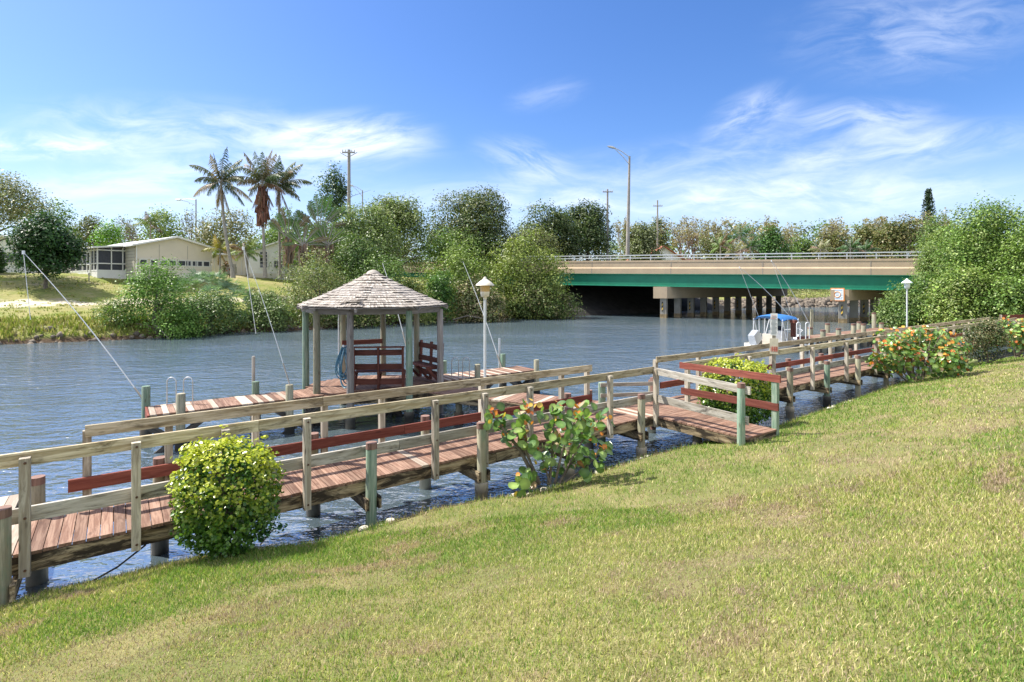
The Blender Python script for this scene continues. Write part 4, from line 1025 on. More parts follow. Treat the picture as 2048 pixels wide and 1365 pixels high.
def houses():
    # house B: the tan gable with a window strip, screened porch on its side
    A = (-34.8, 50.0); u = (.6, .8); v = (-.8, .6); W_ = 6.7
    t = thing('mobile_home', 'cream home with a tan gable over a strip of small windows and a screened porch', 'house', (-34, 53, 4.7))
    P = gable_house(t, A, u, W_, v, 15, 4.2, 7.30, 8.2, 'house_tan', 'roof_white', .45)
    b = MB(3); b.prism([P(-.03, .25, 4.3), P(-.03, 14.9, 4.3), P(-.03, 14.9, 7.25), P(-.03, .25, 7.25)], Vector((-.6, -.8, 0))*.03); b.build('side_wall', M['siding'], t)
    b = MB(4); b.beam(P(0, -.03, 5.38), P(W_, -.03, 5.38), .05, .4); b.beam(P(0, -.03, 4.6), P(W_, -.03, 4.6), .05, 1.0); b.build('lower_panel', M['house'], t)
    for k, x in enumerate((.55, 1.45, 2.25, 3.05, 3.95, 4.5, 5.0, 5.45, 6.15)):
        window('window', t, P(x, -.05, 5.76), u, .66 if k != 4 else .95, .56, 'screen')
    b = MB(5); b.beam(P(0, -.06, 6.10), P(W_, -.06, 6.10), .10, .08); b.build('awning_edge', M['house'], t)
    for x in (1.9, 4.4):
        b = MB(6); b.beam(P(x, -.02, 6.16), P(x, -.02, 7.5), .02, .03, up=Vector(v+(0,))); b.build('panel_seam', M['concrete_grey'], t)
    # porch: out from the side wall toward the camera side
    o = Vector((-.6, -.8, 0)); vv = Vector(v+(0,))
    def Q(a, b_, z): return P(0, a, z)+o*b_
    pr = []
    b = MB(7); b.prism([Q(2.4, 0, 4.2), Q(2.4, 2.3, 4.2), Q(2.4, 2.3, 4.95), Q(2.4, 0, 4.95)], vv*8.2); b.build('porch_base', M['house_white'], t)
    b = MB(8); b.prism([Q(1.9, -.3, 7.45), Q(1.9, 2.8, 7.12), Q(1.9, 2.8, 6.98), Q(1.9, -.3, 7.3)], vv*9.2); b.build('porch_roof', M['roof_white'], t)
    b = MB(9)
    for a in (2.42, 3.35, 4.15, 5.15, 6.6, 8.6, 10.55): b.beam(Q(a, 2.28, 4.9), Q(a, 2.28, 7.05), .10, .10, up=o)
    for bb_ in (.3, 1.2): b.beam(Q(2.42, bb_, 4.9), Q(2.42, bb_, 7.15), .08, .08, up=o)
    for z in (4.98, 5.62, 6.86): b.beam(Q(2.4, 2.28, z), Q(10.6, 2.28, z), .08, .10); b.beam(Q(2.42, 2.28, z), Q(2.42, 0, z), .08, .10)
    b.build('porch_frame', M['house_white'], t)
    b = MB(10); b.prism([Q(2.5, 2.2, 4.95), Q(10.5, 2.2, 4.95), Q(10.5, 2.2, 7.0), Q(2.5, 2.2, 7.0)], o*.02); b.prism([Q(2.48, .1, 4.95), Q(2.48, 2.2, 4.95), Q(2.48, 2.2, 7.0), Q(2.48, .1, 7.0)], vv*.02); b.build('porch_screen', M['screen'], t)
    dr = MB(11); c = Q(4.65, 2.34, 0)
    for a in (4.25, 5.05): dr.beam(Q(a, 2.36, 4.75), Q(a, 2.36, 6.75), .10, .06, up=o)
    for z in (4.78, 5.55, 6.72): dr.beam(Q(4.25, 2.36, z), Q(5.05, 2.36, z), .06, .10)
    dr.build('porch_door', M['house_white'], t)
    b = MB(12)
    for z in (5.95, 6.25, 6.55): b.beam(Q(2.5, 2.24, z), Q(4.1, 2.24, z), .02, .03); b.beam(Q(5.2, 2.24, z), Q(8.5, 2.24, z), .02, .03)
    b.build('louvre', M['steel'], t)
    b = MB(13); p = P(.02, -.06, 0); b.tube([(p.x, p.y, 4.3), (p.x, p.y, 7.3)], .05, 8); b.build('downpipe', M['house_white'], t)
    # house C: white gable partly behind palms
    A = at(497, 0, 60.5); u2 = (.93, .36)
    t = thing('mobile_home', 'white gabled home with a white framed door behind the two small palms', 'house', (A[0]+2, A[1], 4.8))
    P = gable_house(t, A, u2, 6.6, (-.36, .93), 10, 4.2, 7.25, 8.55, 'house_white', 'roof_white', .4)
    d = window('door', t, P(1.55, -.04, 6.5), u2, .95, 2.0, 'glass', bars=4, vbars=1, f=.1)
    window('window', t, P(3.1, -.04, 6.0), u2, 1.1, .9, 'glass', bars=1, vbars=2, f=.09)
    window('window', t, P(4.6, -.04, 6.2), u2, .9, .7, 'glass', bars=1, f=.09)
    b = MB(5); b.beam(P(0, -.03, 4.7), P(6.6, -.03, 4.7), .05, .5); b.build('skirting', M['house'], t)
    b = MB(6); b.beam(P(.6, -1.2, 5.2), P(3.0, -1.2, 5.2), .06, .09); b.beam(P(.6, -1.2, 4.3), P(.6, -1.2, 5.2), .07, .07, up=Vector((0, 1, 0))); b.beam(P(3.0, -1.2, 4.3), P(3.0, -1.2, 5.2), .07, .07, up=Vector((0, 1, 0))); b.build('step_rail', M['house_white'], t)
    # link wing between B and C
    A = at(424, 0, 61); t = thing('carport', 'pale carport with a flat roof between the tan gable home and the white home', 'carport', (A[0]+2, A[1], 4.8))
    A = Vector((A[0], A[1], 0)); un = Vector((1, .05, 0))
    b = MB(1); b.prism([A+UP*4.2, A+un*3.7+UP*4.2, A+un*3.7+UP*7.0, A+UP*7.0], Vector((0, 5, 0))); b.build('wall', M['house'], t)
    b = MB(2); b.prism([A-un*.3+UP*7.02-Vector((0, .8, 0)), A+un*3.9+UP*7.02-Vector((0, .8, 0)), A+un*3.9+UP*7.2-Vector((0, .8, 0)), A-un*.3+UP*7.2-Vector((0, .8, 0))], Vector((0, 6, 0))); b.build('roof', M['roof_white'], t)
    for k in range(6):
        b = MB(3); q_ = A+un*(.3+k*.6)-Vector((0, .05, 0)); b.beam(q_+UP*4.3, q_+UP*6.9, .05, .06, up=Vector((0, 1, 0))); b.build('wall_rib', M['house_white'], t)
    # house A: far left
    A = at(-40, 0, 52); t = thing('mobile_home', 'white home at the left edge behind the dark tree', 'house', (A[0], A[1], 4.8))
    P = gable_house(t, A, (1, .12), 4.2, (-.12, 1), 9, 4.2, 7.2, 8.3, 'house_white', 'roof_white', .3)
    window('window', t, P(2.6, -.04, 6.2), (1, .12), 1.2, .9, bars=1)
    # house with red roof beyond the bridge
    A = at(1290, 0, 108); t = thing('red_roof_house', 'white gabled house with a red tile roof seen over the bridge railing', 'house', (A[0]+4, A[1], 5))
    P = gable_house(t, A, (1, .1), 7.6, (-.1, 1), 12, 4.5, 9.0, 11.4, 'house_white', 'roof_red', .7)
    window('window', t, P(2.4, -.04, 7.6), (1, .1), 1.3, 1.2, bars=1); window('window', t, P(5.4, -.04, 7.6), (1, .1), 1.3, 1.2, bars=1)
    A = Vector(at(1395, 0, 108)); A.z = 0
    b = MB(5); b.prism([A+UP*4.5, A+Vector((9, 1, 4.5)), A+Vector((9, 1, 8.2)), A+UP*8.2], Vector((-.8, 8, 0))); o = b.build('wing_wall', M['house'], t)
    b = MB(6); b.prism([A+Vector((-.4, -.5, 8.2)), A+Vector((9.4, .5, 8.2)), A+Vector((9.4, .5, 8.35)), A+Vector((-.4, -.5, 8.35))], Vector((-.8, 9, .9))); b.build('wing_roof', M['roof_red'], o)
houses()
def fence_post(px, py0, py1, Y, label, w=.09):
    a, c = at(px, py0, Y), at(px, py1, Y); b = MB(1)
    b.tube([(a[0], a[1], c[2]-.3), (a[0], a[1], a[2]-.03), (a[0], a[1], a[2])], [w/2, w/2, w*.35], 8)
    tag(b.build('marker_post', M['pole_grey']), label, 'post')
fence_post(178, 546, 572, 48, 'short grey post on the lawn in front of the screened porch')
fence_post(18, 602, 622, 41, 'low white post beside the sandy track at the far left')
# small things by the house
b = MB(1); p = at(462, 545, 54); b.box((p[0], p[1], 5.1), .9, .6, .7, .3); b.box((p[0]+.2, p[1]-.05, 5.55), .5, .5, .3, .3)
tag(b.build('yard_bin', M['concrete_grey']), 'grey yard bin at the foot of the left coconut palm', 'bin')

# ------------------------------------------------------------------ leaves and crowns
def leaf_quads(rng, P, N, size, aspect=.55, col=None, hexa=False, fold=.0):
    n = len(P); T = rng.normal(size=(n, 3)); T -= (T*N).sum(1)[:, None]*N; T /= np.linalg.norm(T, axis=1)[:, None]+1e-9
    B = np.cross(N, T); L = (size*rng.uniform(.7, 1.3, n))[:, None]; Wd = L*aspect
    if hexa:
        V = np.stack([P-T*L*.5, P-T*L*.18+B*Wd*.42+N*L*fold, P+T*L*.2+B*Wd*.5+N*L*fold, P+T*L*.5, P+T*L*.2-B*Wd*.5+N*L*fold, P-T*L*.18-B*Wd*.42+N*L*fold], 1); k = 6
        i = np.arange(n)[:, None]*6
        Q = np.concatenate([i+np.array([[0, 1, 2, 3]]), i+np.array([[0, 3, 4, 5]])], 0)
    else:
        V = np.stack([P-T*L*.5, P+B*Wd*.5, P+T*L*.5, P-B*Wd*.5], 1); k = 4; Q = np.arange(n*4).reshape(n, 4)
    return V.reshape(-1, 3), Q, np.repeat(col, k, 0)
def unit(a): return a/(np.linalg.norm(a, axis=1)[:, None]+1e-9)
def crown(rng, blobs, nclump, nleaf, csize, lsize, cols, inner=.25, upb=.45, cvar=.30, rough=.75, aspect=.55, hexa=False, top=None, flat=.75):
    """leaf clumps on lumpy ellipsoids: blobs (cx,cy,cz,rx,ry,rz)"""
    bl = np.array(blobs, float); w = (bl[:, 3]*bl[:, 4]+bl[:, 3]*bl[:, 5]+bl[:, 4]*bl[:, 5]); w /= w.sum()
    bi = rng.choice(len(bl), nclump, p=w); D = unit(rng.normal(size=(nclump, 3))); D[:, 2] = np.where(D[:, 2] < -.8, -D[:, 2], D[:, 2])
    rr = np.where(rng.random(nclump) < inner, rng.uniform(.35, .85, nclump), rng.uniform(.80, 1.08, nclump)); rr = np.where(rng.random(nclump) < .04, rr*1.1, rr)
    Cc = bl[bi, :3]+D*bl[bi, 3:]*rr[:, None]
    cols = np.array(cols, float); ci = rng.integers(0, len(cols), nclump)
    cc = cols[ci]*rng.normal(1, cvar, nclump).clip(.5, 1.6)[:, None]
    if top is not None:
        f = np.clip(D[:, 2]*.6+.3+rng.normal(0, .25, nclump), 0, 1); cc = cc*(1-f[:, None])+np.array(top)*f[:, None]
    cs = csize*rng.uniform(.6, 1.4, nclump)
    k = nleaf; n = nclump*k
    off = np.clip(rng.normal(size=(n, 3)), -1.5, 1.5)*np.repeat(cs, k)[:, None]*np.array([1, 1, flat])
    P = np.repeat(Cc, k, 0)+off
    N = unit(np.repeat(D, k, 0)*.55+unit(off)*.35+np.array([0, 0, upb])+rng.normal(size=(n, 3))*rough*.6)
    col = np.repeat(cc, k, 0)*rng.normal(1, .16, n).clip(.5, 1.5)[:, None]
    return leaf_quads(rng, P, N, np.full(n, lsize), aspect, col, hexa)
def join(parts):
    V = []; Q = []; Cc = []; o = 0
    for v, q, c in parts: V.append(v); Q.append(q+o); Cc.append(c); o += len(v)
    return np.concatenate(V), np.concatenate(Q), np.concatenate(Cc)
def lumps(rng, cx, cy, cz, rx, ry, rz, n, lo=.38, hi=.6):
    out = [(cx, cy, cz, rx*.78, ry*.78, rz*.78)]
    for i in range(int(n*1.9)):
        r = rng.uniform(lo, hi)*(1 if i % 2 else .62); d = rng.normal(size=3); d /= np.linalg.norm(d)
        if d[2] < -.75: d[2] *= -1
        q = 1-r*rng.uniform(.55, .95)
        out.append((cx+d[0]*rx*q, cy+d[1]*ry*q, cz+d[2]*rz*q, rx*r, ry*r, rz*r*1.05))
    return out
def trunk_mb(rng, base, top, r, nb=5, spread=1.0, reach=.6):
    b = MB(int(rng.integers(1e6))); B, T = Vector(base), Vector(top); H = (T-B).length
    mid = B.lerp(T, .5)+Vector((rng.normal()*.06*H, rng.normal()*.06*H, 0))
    b.tube([B-UP*.3, B, mid, T], [r*1.5, r*1.1, r*.75, r*.3], 8)
    for i in range(nb):
        f = rng.uniform(.3, .8); s = B.lerp(T, f); a = rng.uniform(0, 6.28); l = H*reach*rng.uniform(.4, .8)
        e = s+Vector((math.cos(a)*l*spread, math.sin(a)*l*spread, l*rng.uniform(.3, .8)))
        b.tube([s, s.lerp(e, .5)+UP*(.06*l), e], [r*.5, r*.3, r*.1], 6, False)
    return b
GREENS = {'dark': [(.035, .075, .025), (.05, .095, .03), (.065, .115, .04)],
          'mid': [(.085, .145, .04), (.11, .17, .05), (.14, .19, .06)],
          'light': [(.15, .21, .06), (.19, .24, .075), (.13, .19, .055)],
          'olive': [(.12, .135, .06), (.15, .15, .075), (.09, .11, .045)],
          'tan': [(.22, .19, .12), (.26, .22, .15), (.17, .16, .09)],
          'bright': [(.11, .21, .035), (.15, .26, .05), (.08, .17, .03)],
          'blue': [(.13, .20, .15), (.17, .24, .18), (.10, .16, .12)],
          'mixed': [(.10, .15, .045), (.16, .19, .07), (.20, .18, .10), (.07, .12, .035)]}
for _k in GREENS: GREENS[_k] = [(1.42*q[0], 1.42*q[1], 1.2*q[2]) for q in GREENS[_k]]
_vs = [100]
def plant(name, label, cat, px0, px1, ytop, ybase, Y, pal, clumps, nleaf=10, lsize=None, nl=8, group=None, top=None, trunk=True, zb=None, depth=.8, low=.5, csize=None, mat='leaf', hexa=False, inner=.25, asp=.55, extra=None):
    """a tree or bush filling the photo box px0..px1, ytop..ybase at distance Y"""
    _vs[0] += 1; rng = np.random.default_rng(_vs[0])
    cx = ((px0+px1)/2-CX)/F*Y; rx = (px1-px0)/2/F*Y; zt = CZ-(ytop-HY)/F*Y
    z0 = (CZ-(ybase-HY)/F*Y) if zb is None else zb
    gz = fz(cx, Y); zl = z0+(zt-z0)*(1-low)*.0
    if not trunk: z0 -= .22*(zt-z0)
    clumps = int(clumps*2.4)
    rz = (zt-z0)/2; cz = (zt+z0)/2; ry = rx*depth
    ls = (lsize or max(.10, .0042*Y))*.98; cs = csize or max(.22, min(rx, rz)*.16)
    t = thing(name, label, cat, (cx, Y, gz), group)
    V, Q, Cc = crown(rng, lumps(rng, cx, Y, cz, rx, ry, rz, nl), clumps, nleaf, cs, ls, GREENS[pal] if isinstance(pal, str) else [(1.42*q_[0], 1.42*q_[1], 1.2*q_[2]) for q_ in pal], top=top, hexa=hexa, inner=inner, aspect=asp)
    fastmesh('crown' if trunk else 'foliage', V, Q, Cc, M[mat], t)
    r = max(.05, min(.35, rx*.06))
    b = trunk_mb(rng, (cx, Y, min(gz, z0)-.1), (cx+rng.normal()*.1*rx, Y, cz+rz*.5), r, 6, 1.0, .5)
    b.build('trunk' if trunk else 'stem', M['bark'], t); return t

def bare_tree(label, px0, px1, ytop, ybase, Y, leaf='tan', nleaf=500, seed=1, twig='bare', group=None, lv=5, name='bare_tree'):
    rng = random.Random(seed); r2 = np.random.default_rng(seed)
    x = ((px0+px1)/2-CX)/F*Y; hw = (px1-px0)/2/F*Y; z0 = 4.9; zt = CZ-(ytop-HY)/F*Y; H = zt-z0
    t = thing(name, label, 'tree', (x, Y, z0), group); b = MB(seed); tips = []
    def grow(p, d, l, r, n):
        e = p+d*l; b.tube([p, p.lerp(e, .5)+Vector((rng.gauss(0, .04)*l, rng.gauss(0, .04)*l, 0)), e], [r, r*.85, r*.65], 5 if n > 2 else 3, False)
        if n == 0: tips.append(e); return
        for i in range(3 if n > 1 else 4):
            nd = (d+Vector((rng.gauss(0, .52)*hw/H*2.2, rng.gauss(0, .5), rng.gauss(.05, .3)))).normalized(); grow(p.lerp(e, rng.uniform(.6, 1)), nd, l*rng.uniform(.62, .85), r*.62, n-1)
    for i in range(2): grow(Vector((x+rng.gauss(0, .1), Y, z0)), Vector((rng.gauss(0, .22), 0, 1)).normalized(), H*.30, .05*H*.35, lv)
    # fit height and width
    V = np.array(b.v); zs = (zt-z0)/(V[:, 2].max()-z0); xs = hw/max(np.abs(V[:, 0]-x).max(), 1e-3)
    b.v = [(x+(v[0]-x)*xs, Y+(v[1]-Y)*xs, z0+(v[2]-z0)*zs) for v in b.v]
    b.build('trunk', M[twig], t)
    if nleaf:
        tp = np.array([(x+(v.x-x)*xs, Y+(v.y-Y)*xs, z0+(v.z-z0)*zs) for v in tips]); k = r2.integers(0, len(tp), nleaf)
        P = tp[k]+r2.normal(size=(nleaf, 3))*.3; N = unit(r2.normal(size=(nleaf, 3))+np.array([0, 0, .6]))
        col = np.array(GREENS[leaf])[r2.integers(0, 3, nleaf)]*r2.normal(1, .2, nleaf).clip(.5, 1.5)[:, None]
        V, Q, Cc = leaf_quads(r2, P, N, np.full(nleaf, max(.12, .0038*Y)), .5, col); fastmesh('crown', V, Q, Cc, M['leaf'], t)
    return t

# palms ------------------------------------------------------------
def frond(rng, base, d0, L, droop, wid, nl, lsz, wind=(0, 0, 0), twist=.3, hang=.6):
    """rachis curve plus leaflets; returns rachis points, leaflet verts/quads"""
    pts = []; p = np.array(base, float); d = np.array(d0, float); d /= np.linalg.norm(d)
    n = 14
    for i in range(n+1):
        pts.append(p.copy()); d = d+np.array([0, 0, -droop/n*(.4+1.2*i/n)])+np.array(wind)/n; d /= np.linalg.norm(d); p = p+d*L/n
    pts = np.array(pts); V = []
    for j in range(nl):
        f = .14+.86*j/nl; k = f*n; i = min(int(k), n-1); q = pts[i]+(pts[i+1]-pts[i])*(k-i); t = pts[i+1]-pts[i]; t /= np.linalg.norm(t)
        side = np.cross(t, [0, 0, 1.0]); side /= np.linalg.norm(side)+1e-6
        l = lsz*(math.sin(math.pi*min(1, f*.9+.12))**.6)*rng.uniform(.8, 1.15)
        for s in (-1, 1):
            dd = side*s*.75+t*.65+np.array([0, 0, -hang*rng.uniform(.5, 1.3)])+np.array(wind)*.5+rng.normal(size=3)*.12; dd /= np.linalg.norm(dd)
            m = q+dd*l*.55+np.array([0, 0, -.0]); e = m+(dd+np.array([0, 0, -hang*.7]))*l*.45
            wv = t*wid/2
            V += [q-wv*.6, q+wv*.6, m+wv, m-wv, m-wv, m+wv, e+wv*.2, e-wv*.2]
    V = np.array(V); Q = np.arange(len(V)).reshape(-1, 4); return pts, V, Q
def palm(name, label, base, topz, lean, nf, L, seed, cols, dead=6, dcol=(.20, .12, .075), r=.16, hang=.8, el=(-.3, 1.35), wind=(.25, 0, 0), lsz=.75, wid=.07, nl=34, group=None, droop=1.3, skirt=False):
    rng = np.random.default_rng(seed); B = Vector(base); T = Vector((base[0]+lean, base[1], topz)); t = thing(name, label, 'palm', B, group)
    b = MB(seed); n = 14; pts = [B.lerp(T, i/n)+Vector((lean*.35*math.sin(math.pi*i/n)*.5, 0, 0)) for i in range(n+1)]
    b.tube([pts[0]-UP*.4]+pts, [r*1.6, r*1.45]+[r*(1.02-.3*i/n)*(1+.05*(i % 2)) for i in range(1, n+1)], 10); b.build('trunk', M['palm_bark'], t)
    for nm, k, dd in (('crown', nf, False), ('dead_fronds', dead, True)):
        if not k: continue
        Vs = []; rb = MB(seed+1)
        for i in range(k):
            a = 2.4*i+rng.normal()*.25; e = (-1.25+rng.uniform(0, .35)) if dd else el[0]+(el[1]-el[0])*((i+.5)/k)**.8
            d = (math.cos(a)*math.cos(e), math.sin(a)*math.cos(e), math.sin(e))
            l = L*rng.uniform(.85, 1.1)*(.8 if dd else 1)
            pp, V, Q = frond(rng, (T.x, T.y, T.z-(.25 if dd else 0)), d, l, .5 if dd else droop*(1.0 if e < .9 else .75), wid, nl, lsz*(.9 if not dd else .7), wind if not dd else (.05, 0, 0), hang=hang if not dd else 1.2)
            c = np.array(dcol if (dd or rng.random() < (.35 if e < .25 else .12)) else cols[rng.integers(0, len(cols))])*rng.normal(1, .15); tip = np.linspace(.9, 1.15, len(V))[:, None]
            Vs.append((V, Q, np.tile(c, (len(V), 1))*tip*rng.normal(1, .12, len(V)).clip(.6, 1.4)[:, None])); rb.tube([tuple(p) for p in pp], list(np.linspace(.04, .012, len(pp))*r/.16), 5, False)
        for one in ([Vs] if not dd else [[q] for q in Vs]):
            V, Q, Cc = join(one); o = fastmesh(nm if nm == 'crown' else 'dead_frond', V, Q, Cc, M['leaf'] if not dd else M['dry'], t)
        rb.build('frond_rib', M['palm_bark'] if not dd else M['bark'], o)
    if skirt:
        n_ = 260; P = np.stack([T.x+rng.normal(size=n_)*.22, T.y+rng.normal(size=n_)*.22, T.z-rng.uniform(.3, 3.4, n_)], 1)
        V = []; c = []
        for q in P:
            w = rng.normal(size=3)*.05; l = rng.uniform(.6, 1.3); V += [q-w, q+w, q+w*.4-np.array([rng.normal()*.1-.05, 0, l]), q-w*.4-np.array([rng.normal()*.1, 0, l])]
            c += [np.array([.23, .115, .085])*rng.normal(1, .2)]*4
        fastmesh('frond_skirt', np.array(V), np.arange(len(V)).reshape(-1, 4), np.array(c), M['dry'], t)
    return t
def fan_palm(t, rng, c, R, n, cols, up=.4, nb=12):
    """bluish fan leaves around a centre"""
    V = []; Cc = []
    for i in range(n):
        a = rng.uniform(0, 6.28); e = rng.uniform(-.05, 1.3); d = np.array([math.cos(a)*math.cos(e), math.sin(a)*math.cos(e), math.sin(e)]); h = np.array(c)+d*R*rng.uniform(.35, .8)
        s = np.cross(d, [0, 0, 1.0]); s /= np.linalg.norm(s)+1e-6; u_ = np.cross(s, d); l = R*.5*rng.uniform(.7, 1.2); col = np.array(cols[rng.integers(0, len(cols))])*rng.normal(1, .18)
        for k in range(nb):
            b_ = (k/(nb-1)-.5)*3.4; dd = d*math.cos(b_)+s*math.sin(b_)+u_*.15*rng.normal(); w = np.cross(dd, u_); w = w/np.linalg.norm(w)*l*.055; e_ = h+dd*l-np.array([0, 0, .18*l])
            V += [h-w*.3, h+w*.3, (h+e_)/2+w+np.array([0, 0, .04*l]), e_]; Cc += [col]*4
    return np.array(V), np.arange(len(V)).reshape(-1, 4), np.array(Cc)
# ------------------------------------------------------------------ far bank planting
YEL = (.22, .26, .075); PALE = (.20, .22, .10)
plant('tree', 'large pale grey green tree at the left edge, its crown above the dark tree', 'tree', -110, 72, 352, 490, 47, [(.14, .16, .085), (.20, .20, .12), (.24, .22, .13), (.10, .13, .05)], 620, 10, nl=10, csize=.42, inner=.35)
plant('tree', 'dark green low tree casting shade on the far lawn in front of the white home', 'tree', 36, 146, 436, 566, 44.5, [(.018, .05, .016), (.026, .066, .02), (.04, .085, .028)], 480, 12, nl=9, csize=.36, lsize=.24)
plant('hedge', 'clipped dark hedge at the far left edge beside the white home', 'hedge', -30, 11, 486, 552, 49, 'dark', 160, 12, nl=2, trunk=False)
BG = [('tree', 'small tiered conifer like tree behind the dark tree at left', 100, 150, 408, 480, 72, 'mid', 90), ('tree', 'thin olive tree behind the screened porch roof', 150, 205, 436, 485, 74, 'olive', 110),
      ('tree', 'small round bright green tree above the white roof', 188, 252, 450, 482, 66, 'bright', 120), ('tree', 'tall feathery light green tree behind the tan gable home', 285, 372, 418, 490, 80, 'light', 190),
      ('tree', 'wide olive brown tree behind the left coconut palm', 385, 520, 430, 500, 78, [(.15, .15, .085), (.19, .17, .11), (.12, .13, .06)], 300),
      ('tree', 'green tree behind the coconut palm trunks', 520, 600, 455, 520, 72, 'mid', 170), ('tree', 'green tree between the coconut palms and the fan leaved palms', 535, 590, 425, 520, 84, 'mid', 120)]
for nm, lab, a, b_, yt, yb, Y, pal, n in BG: plant(nm, lab, 'tree', a, b_, yt, yb, Y, pal, n, 9, nl=7, zb=5.6, csize=.5)
for k, (a, b_, yt, lab) in enumerate(((130, 200, 440, 'pale leafless tree behind the porch roof, left of the bright green tree'), (215, 300, 432, 'pale leafless tree rising behind the white roof, right of the bright green tree'), (355, 420, 418, 'sparse leafless tree beside the left street light'))):
    bare_tree(lab, a, b_, yt, 500, 76+k*2, 'olive', 420, 40+k, lv=4)
palm('palm', 'small green palm behind the tan gable home roof', (at(298, 0, 70)[0], 70, 4.8), at(0, 448, 70)[2], .2, 14, 2.0, 61, [(.13, .2, .05), (.17, .22, .06)], dead=0, r=.10, nl=22)
# three coconut palms
CO = [(.045, .08, .025), (.065, .10, .032), (.10, .11, .045)]
palm('coconut_palm', 'left coconut palm with a slightly leaning trunk beside the tan gable home', (at(466, 0, 52)[0], 52, 4.7), at(0, 366, 52)[2], -1.15, 19, 3.35, 71, CO, dead=3, r=.15, nl=40, wid=.07, lsz=.68, hang=1.1, dcol=(.25, .18, .10), wind=(.22, 0, -.05), el=(-.55, 1.45))
palm('coconut_palm', 'middle coconut palm with a long skirt of dead brown fronds', (at(530, 0, 53)[0], 53, 4.7), at(0, 366, 53)[2], -.25, 17, 3.5, 72, CO+[(.20, .15, .09)], dead=5, r=.145, nl=40, wid=.07, lsz=.72, hang=1.1, dcol=(.24, .14, .085), wind=(.15, 0, .05), el=(-.1, 1.5), skirt=True)
palm('coconut_palm', 'right coconut palm with browned fronds blown to the right', (at(560, 0, 55)[0], 55, 4.7), at(0, 372, 55)[2], -.1, 17, 3.3, 73, CO+[(.19, .14, .08)], dead=3, r=.125, nl=40, wid=.07, lsz=.72, hang=1.1, dcol=(.25, .16, .10), wind=(.4, 0, .05), el=(-.35, 1.4))
palm('palm', 'small yellowing palm left of the left coconut palm trunk', (at(440, 0, 54)[0], 54, 4.7), at(0, 500, 54)[2], 0, 13, 1.9, 74, [(.30, .28, .05), (.22, .27, .05), (.33, .25, .07)], dead=2, r=.08, nl=24, lsz=.5, dcol=(.40, .27, .10))
palm('palm', 'small bright green palm in front of the white gabled home', (at(497, 0, 53)[0], 53, 4.7), at(0, 505, 53)[2], -.3, 14, 1.9, 75, [(.17, .26, .06), (.13, .22, .05), (.22, .28, .08)], dead=0, r=.07, nl=24, lsz=.5)
plant('shrub', 'small red leaved shrub by the corner of the tan gable home', 'shrub', 448, 466, 530, 548, 54, [(.20, .07, .05), (.10, .10, .04)], 30, 8, nl=3, trunk=False)
# traveller palms: flat fans of long paddle leaves on brown skirts
def paddle_palm(label, px, ytop, ybase, Y, seed, n=13, spread=1.25, R=3.2, tw=.2):
    rng = np.random.default_rng(seed); x = at(px, 0, Y)[0]; zt = CZ-(ytop-HY)/F*Y; z0 = CZ-(ybase-HY)/F*Y; t = thing('fan_palm', label, 'palm', (x, Y, z0))
    c = np.array([x, Y, z0+(zt-z0)*.35]); b = MB(seed); b.tube([(x, Y, z0-.6), (x+.1, Y, (z0+c[2])/2), tuple(c)], [.3, .24, .2], 8); b.build('trunk', M['bark'], t)
    V = []; Cc = []; rb = MB(seed+1)
    for i in range(n):
        a = (i/(n-1)-.5)*2*spread+rng.normal()*.08; d = np.array([math.sin(a)*math.cos(tw), math.sin(a)*math.sin(tw), math.cos(a)]); l = (zt-c[2])*rng.uniform(.8, 1.05); pts = []
        for k in range(9): f = k/8; pts.append(c+d*l*f+np.array([0, 0, -.22*l*f*f*abs(math.sin(a))])+np.array([.05*l*f*f, 0, 0]))
        pts = np.array(pts); rb.tube([tuple(p) for p in pts], [.06-.045*k/8 for k in range(9)], 5, False)
        sd = np.cross(d, [math.sin(tw), -math.cos(tw), 0]); sd /= np.linalg.norm(sd); col = np.array([(.07, .14, .035), (.10, .19, .045), (.15, .23, .06), (.22, .17, .09)][rng.integers(0, 4)])*rng.normal(1, .12)
        for j in range(16):
            f = .4+.6*j/16; k = f*8; i0 = min(int(k), 7); q = pts[i0]+(pts[i0+1]-pts[i0])*(k-i0); w = .25*l/2.6*math.sin(math.pi*min(.97, (f-.36)/.66))**.5
            for s in (-1, 1):
                e = q+sd*s*w*rng.uniform(.8, 1.1)+d*.12-np.array([0, .0, .10*w*rng.uniform(0, 2)]); h = d*(l*.6/16)*.42
                V += [q-h, q+h, e+h*.8, e-h*.8]; Cc += [col*rng.normal(1, .1)]*4
    for i in range(90):
        p = c+np.array([rng.normal()*.28, rng.normal()*.25, -rng.uniform(-.3, c[2]-z0)]); w = rng.normal(size=3)*.06; e = p+np.array([rng.normal()*.22, rng.normal()*.2, -rng.uniform(.5, 1.3)])
        V += [p-w, p+w, e+w*.5, e-w*.5]; Cc += [np.array([(.30, .20, .15), (.22, .13, .10), (.36, .27, .20)][rng.integers(0, 3)])]*4
    o = fastmesh('crown', np.array(V), np.arange(len(V)).reshape(-1, 4), np.array(Cc), M['leaf'], t); rb.build('leaf_stalk', M['palm_bark'], o)
paddle_palm('upright paddle leaved palm just right of the coconut palms, over brown dead leaves', 577, 412, 515, 54, 81, 9, .8)
paddle_palm('tallest paddle leaved palm with a broad fan below the utility pole', 640, 386, 505, 55, 82, 15, 1.25)
paddle_palm('low paddle leaved palm among brown dead leaves left of the utility pole', 606, 440, 520, 52.5, 83, 11, 1.2)
paddle_palm('paddle leaved palm half hidden behind the green bush right of the fan', 655, 440, 520, 53, 84, 10, 1.15)
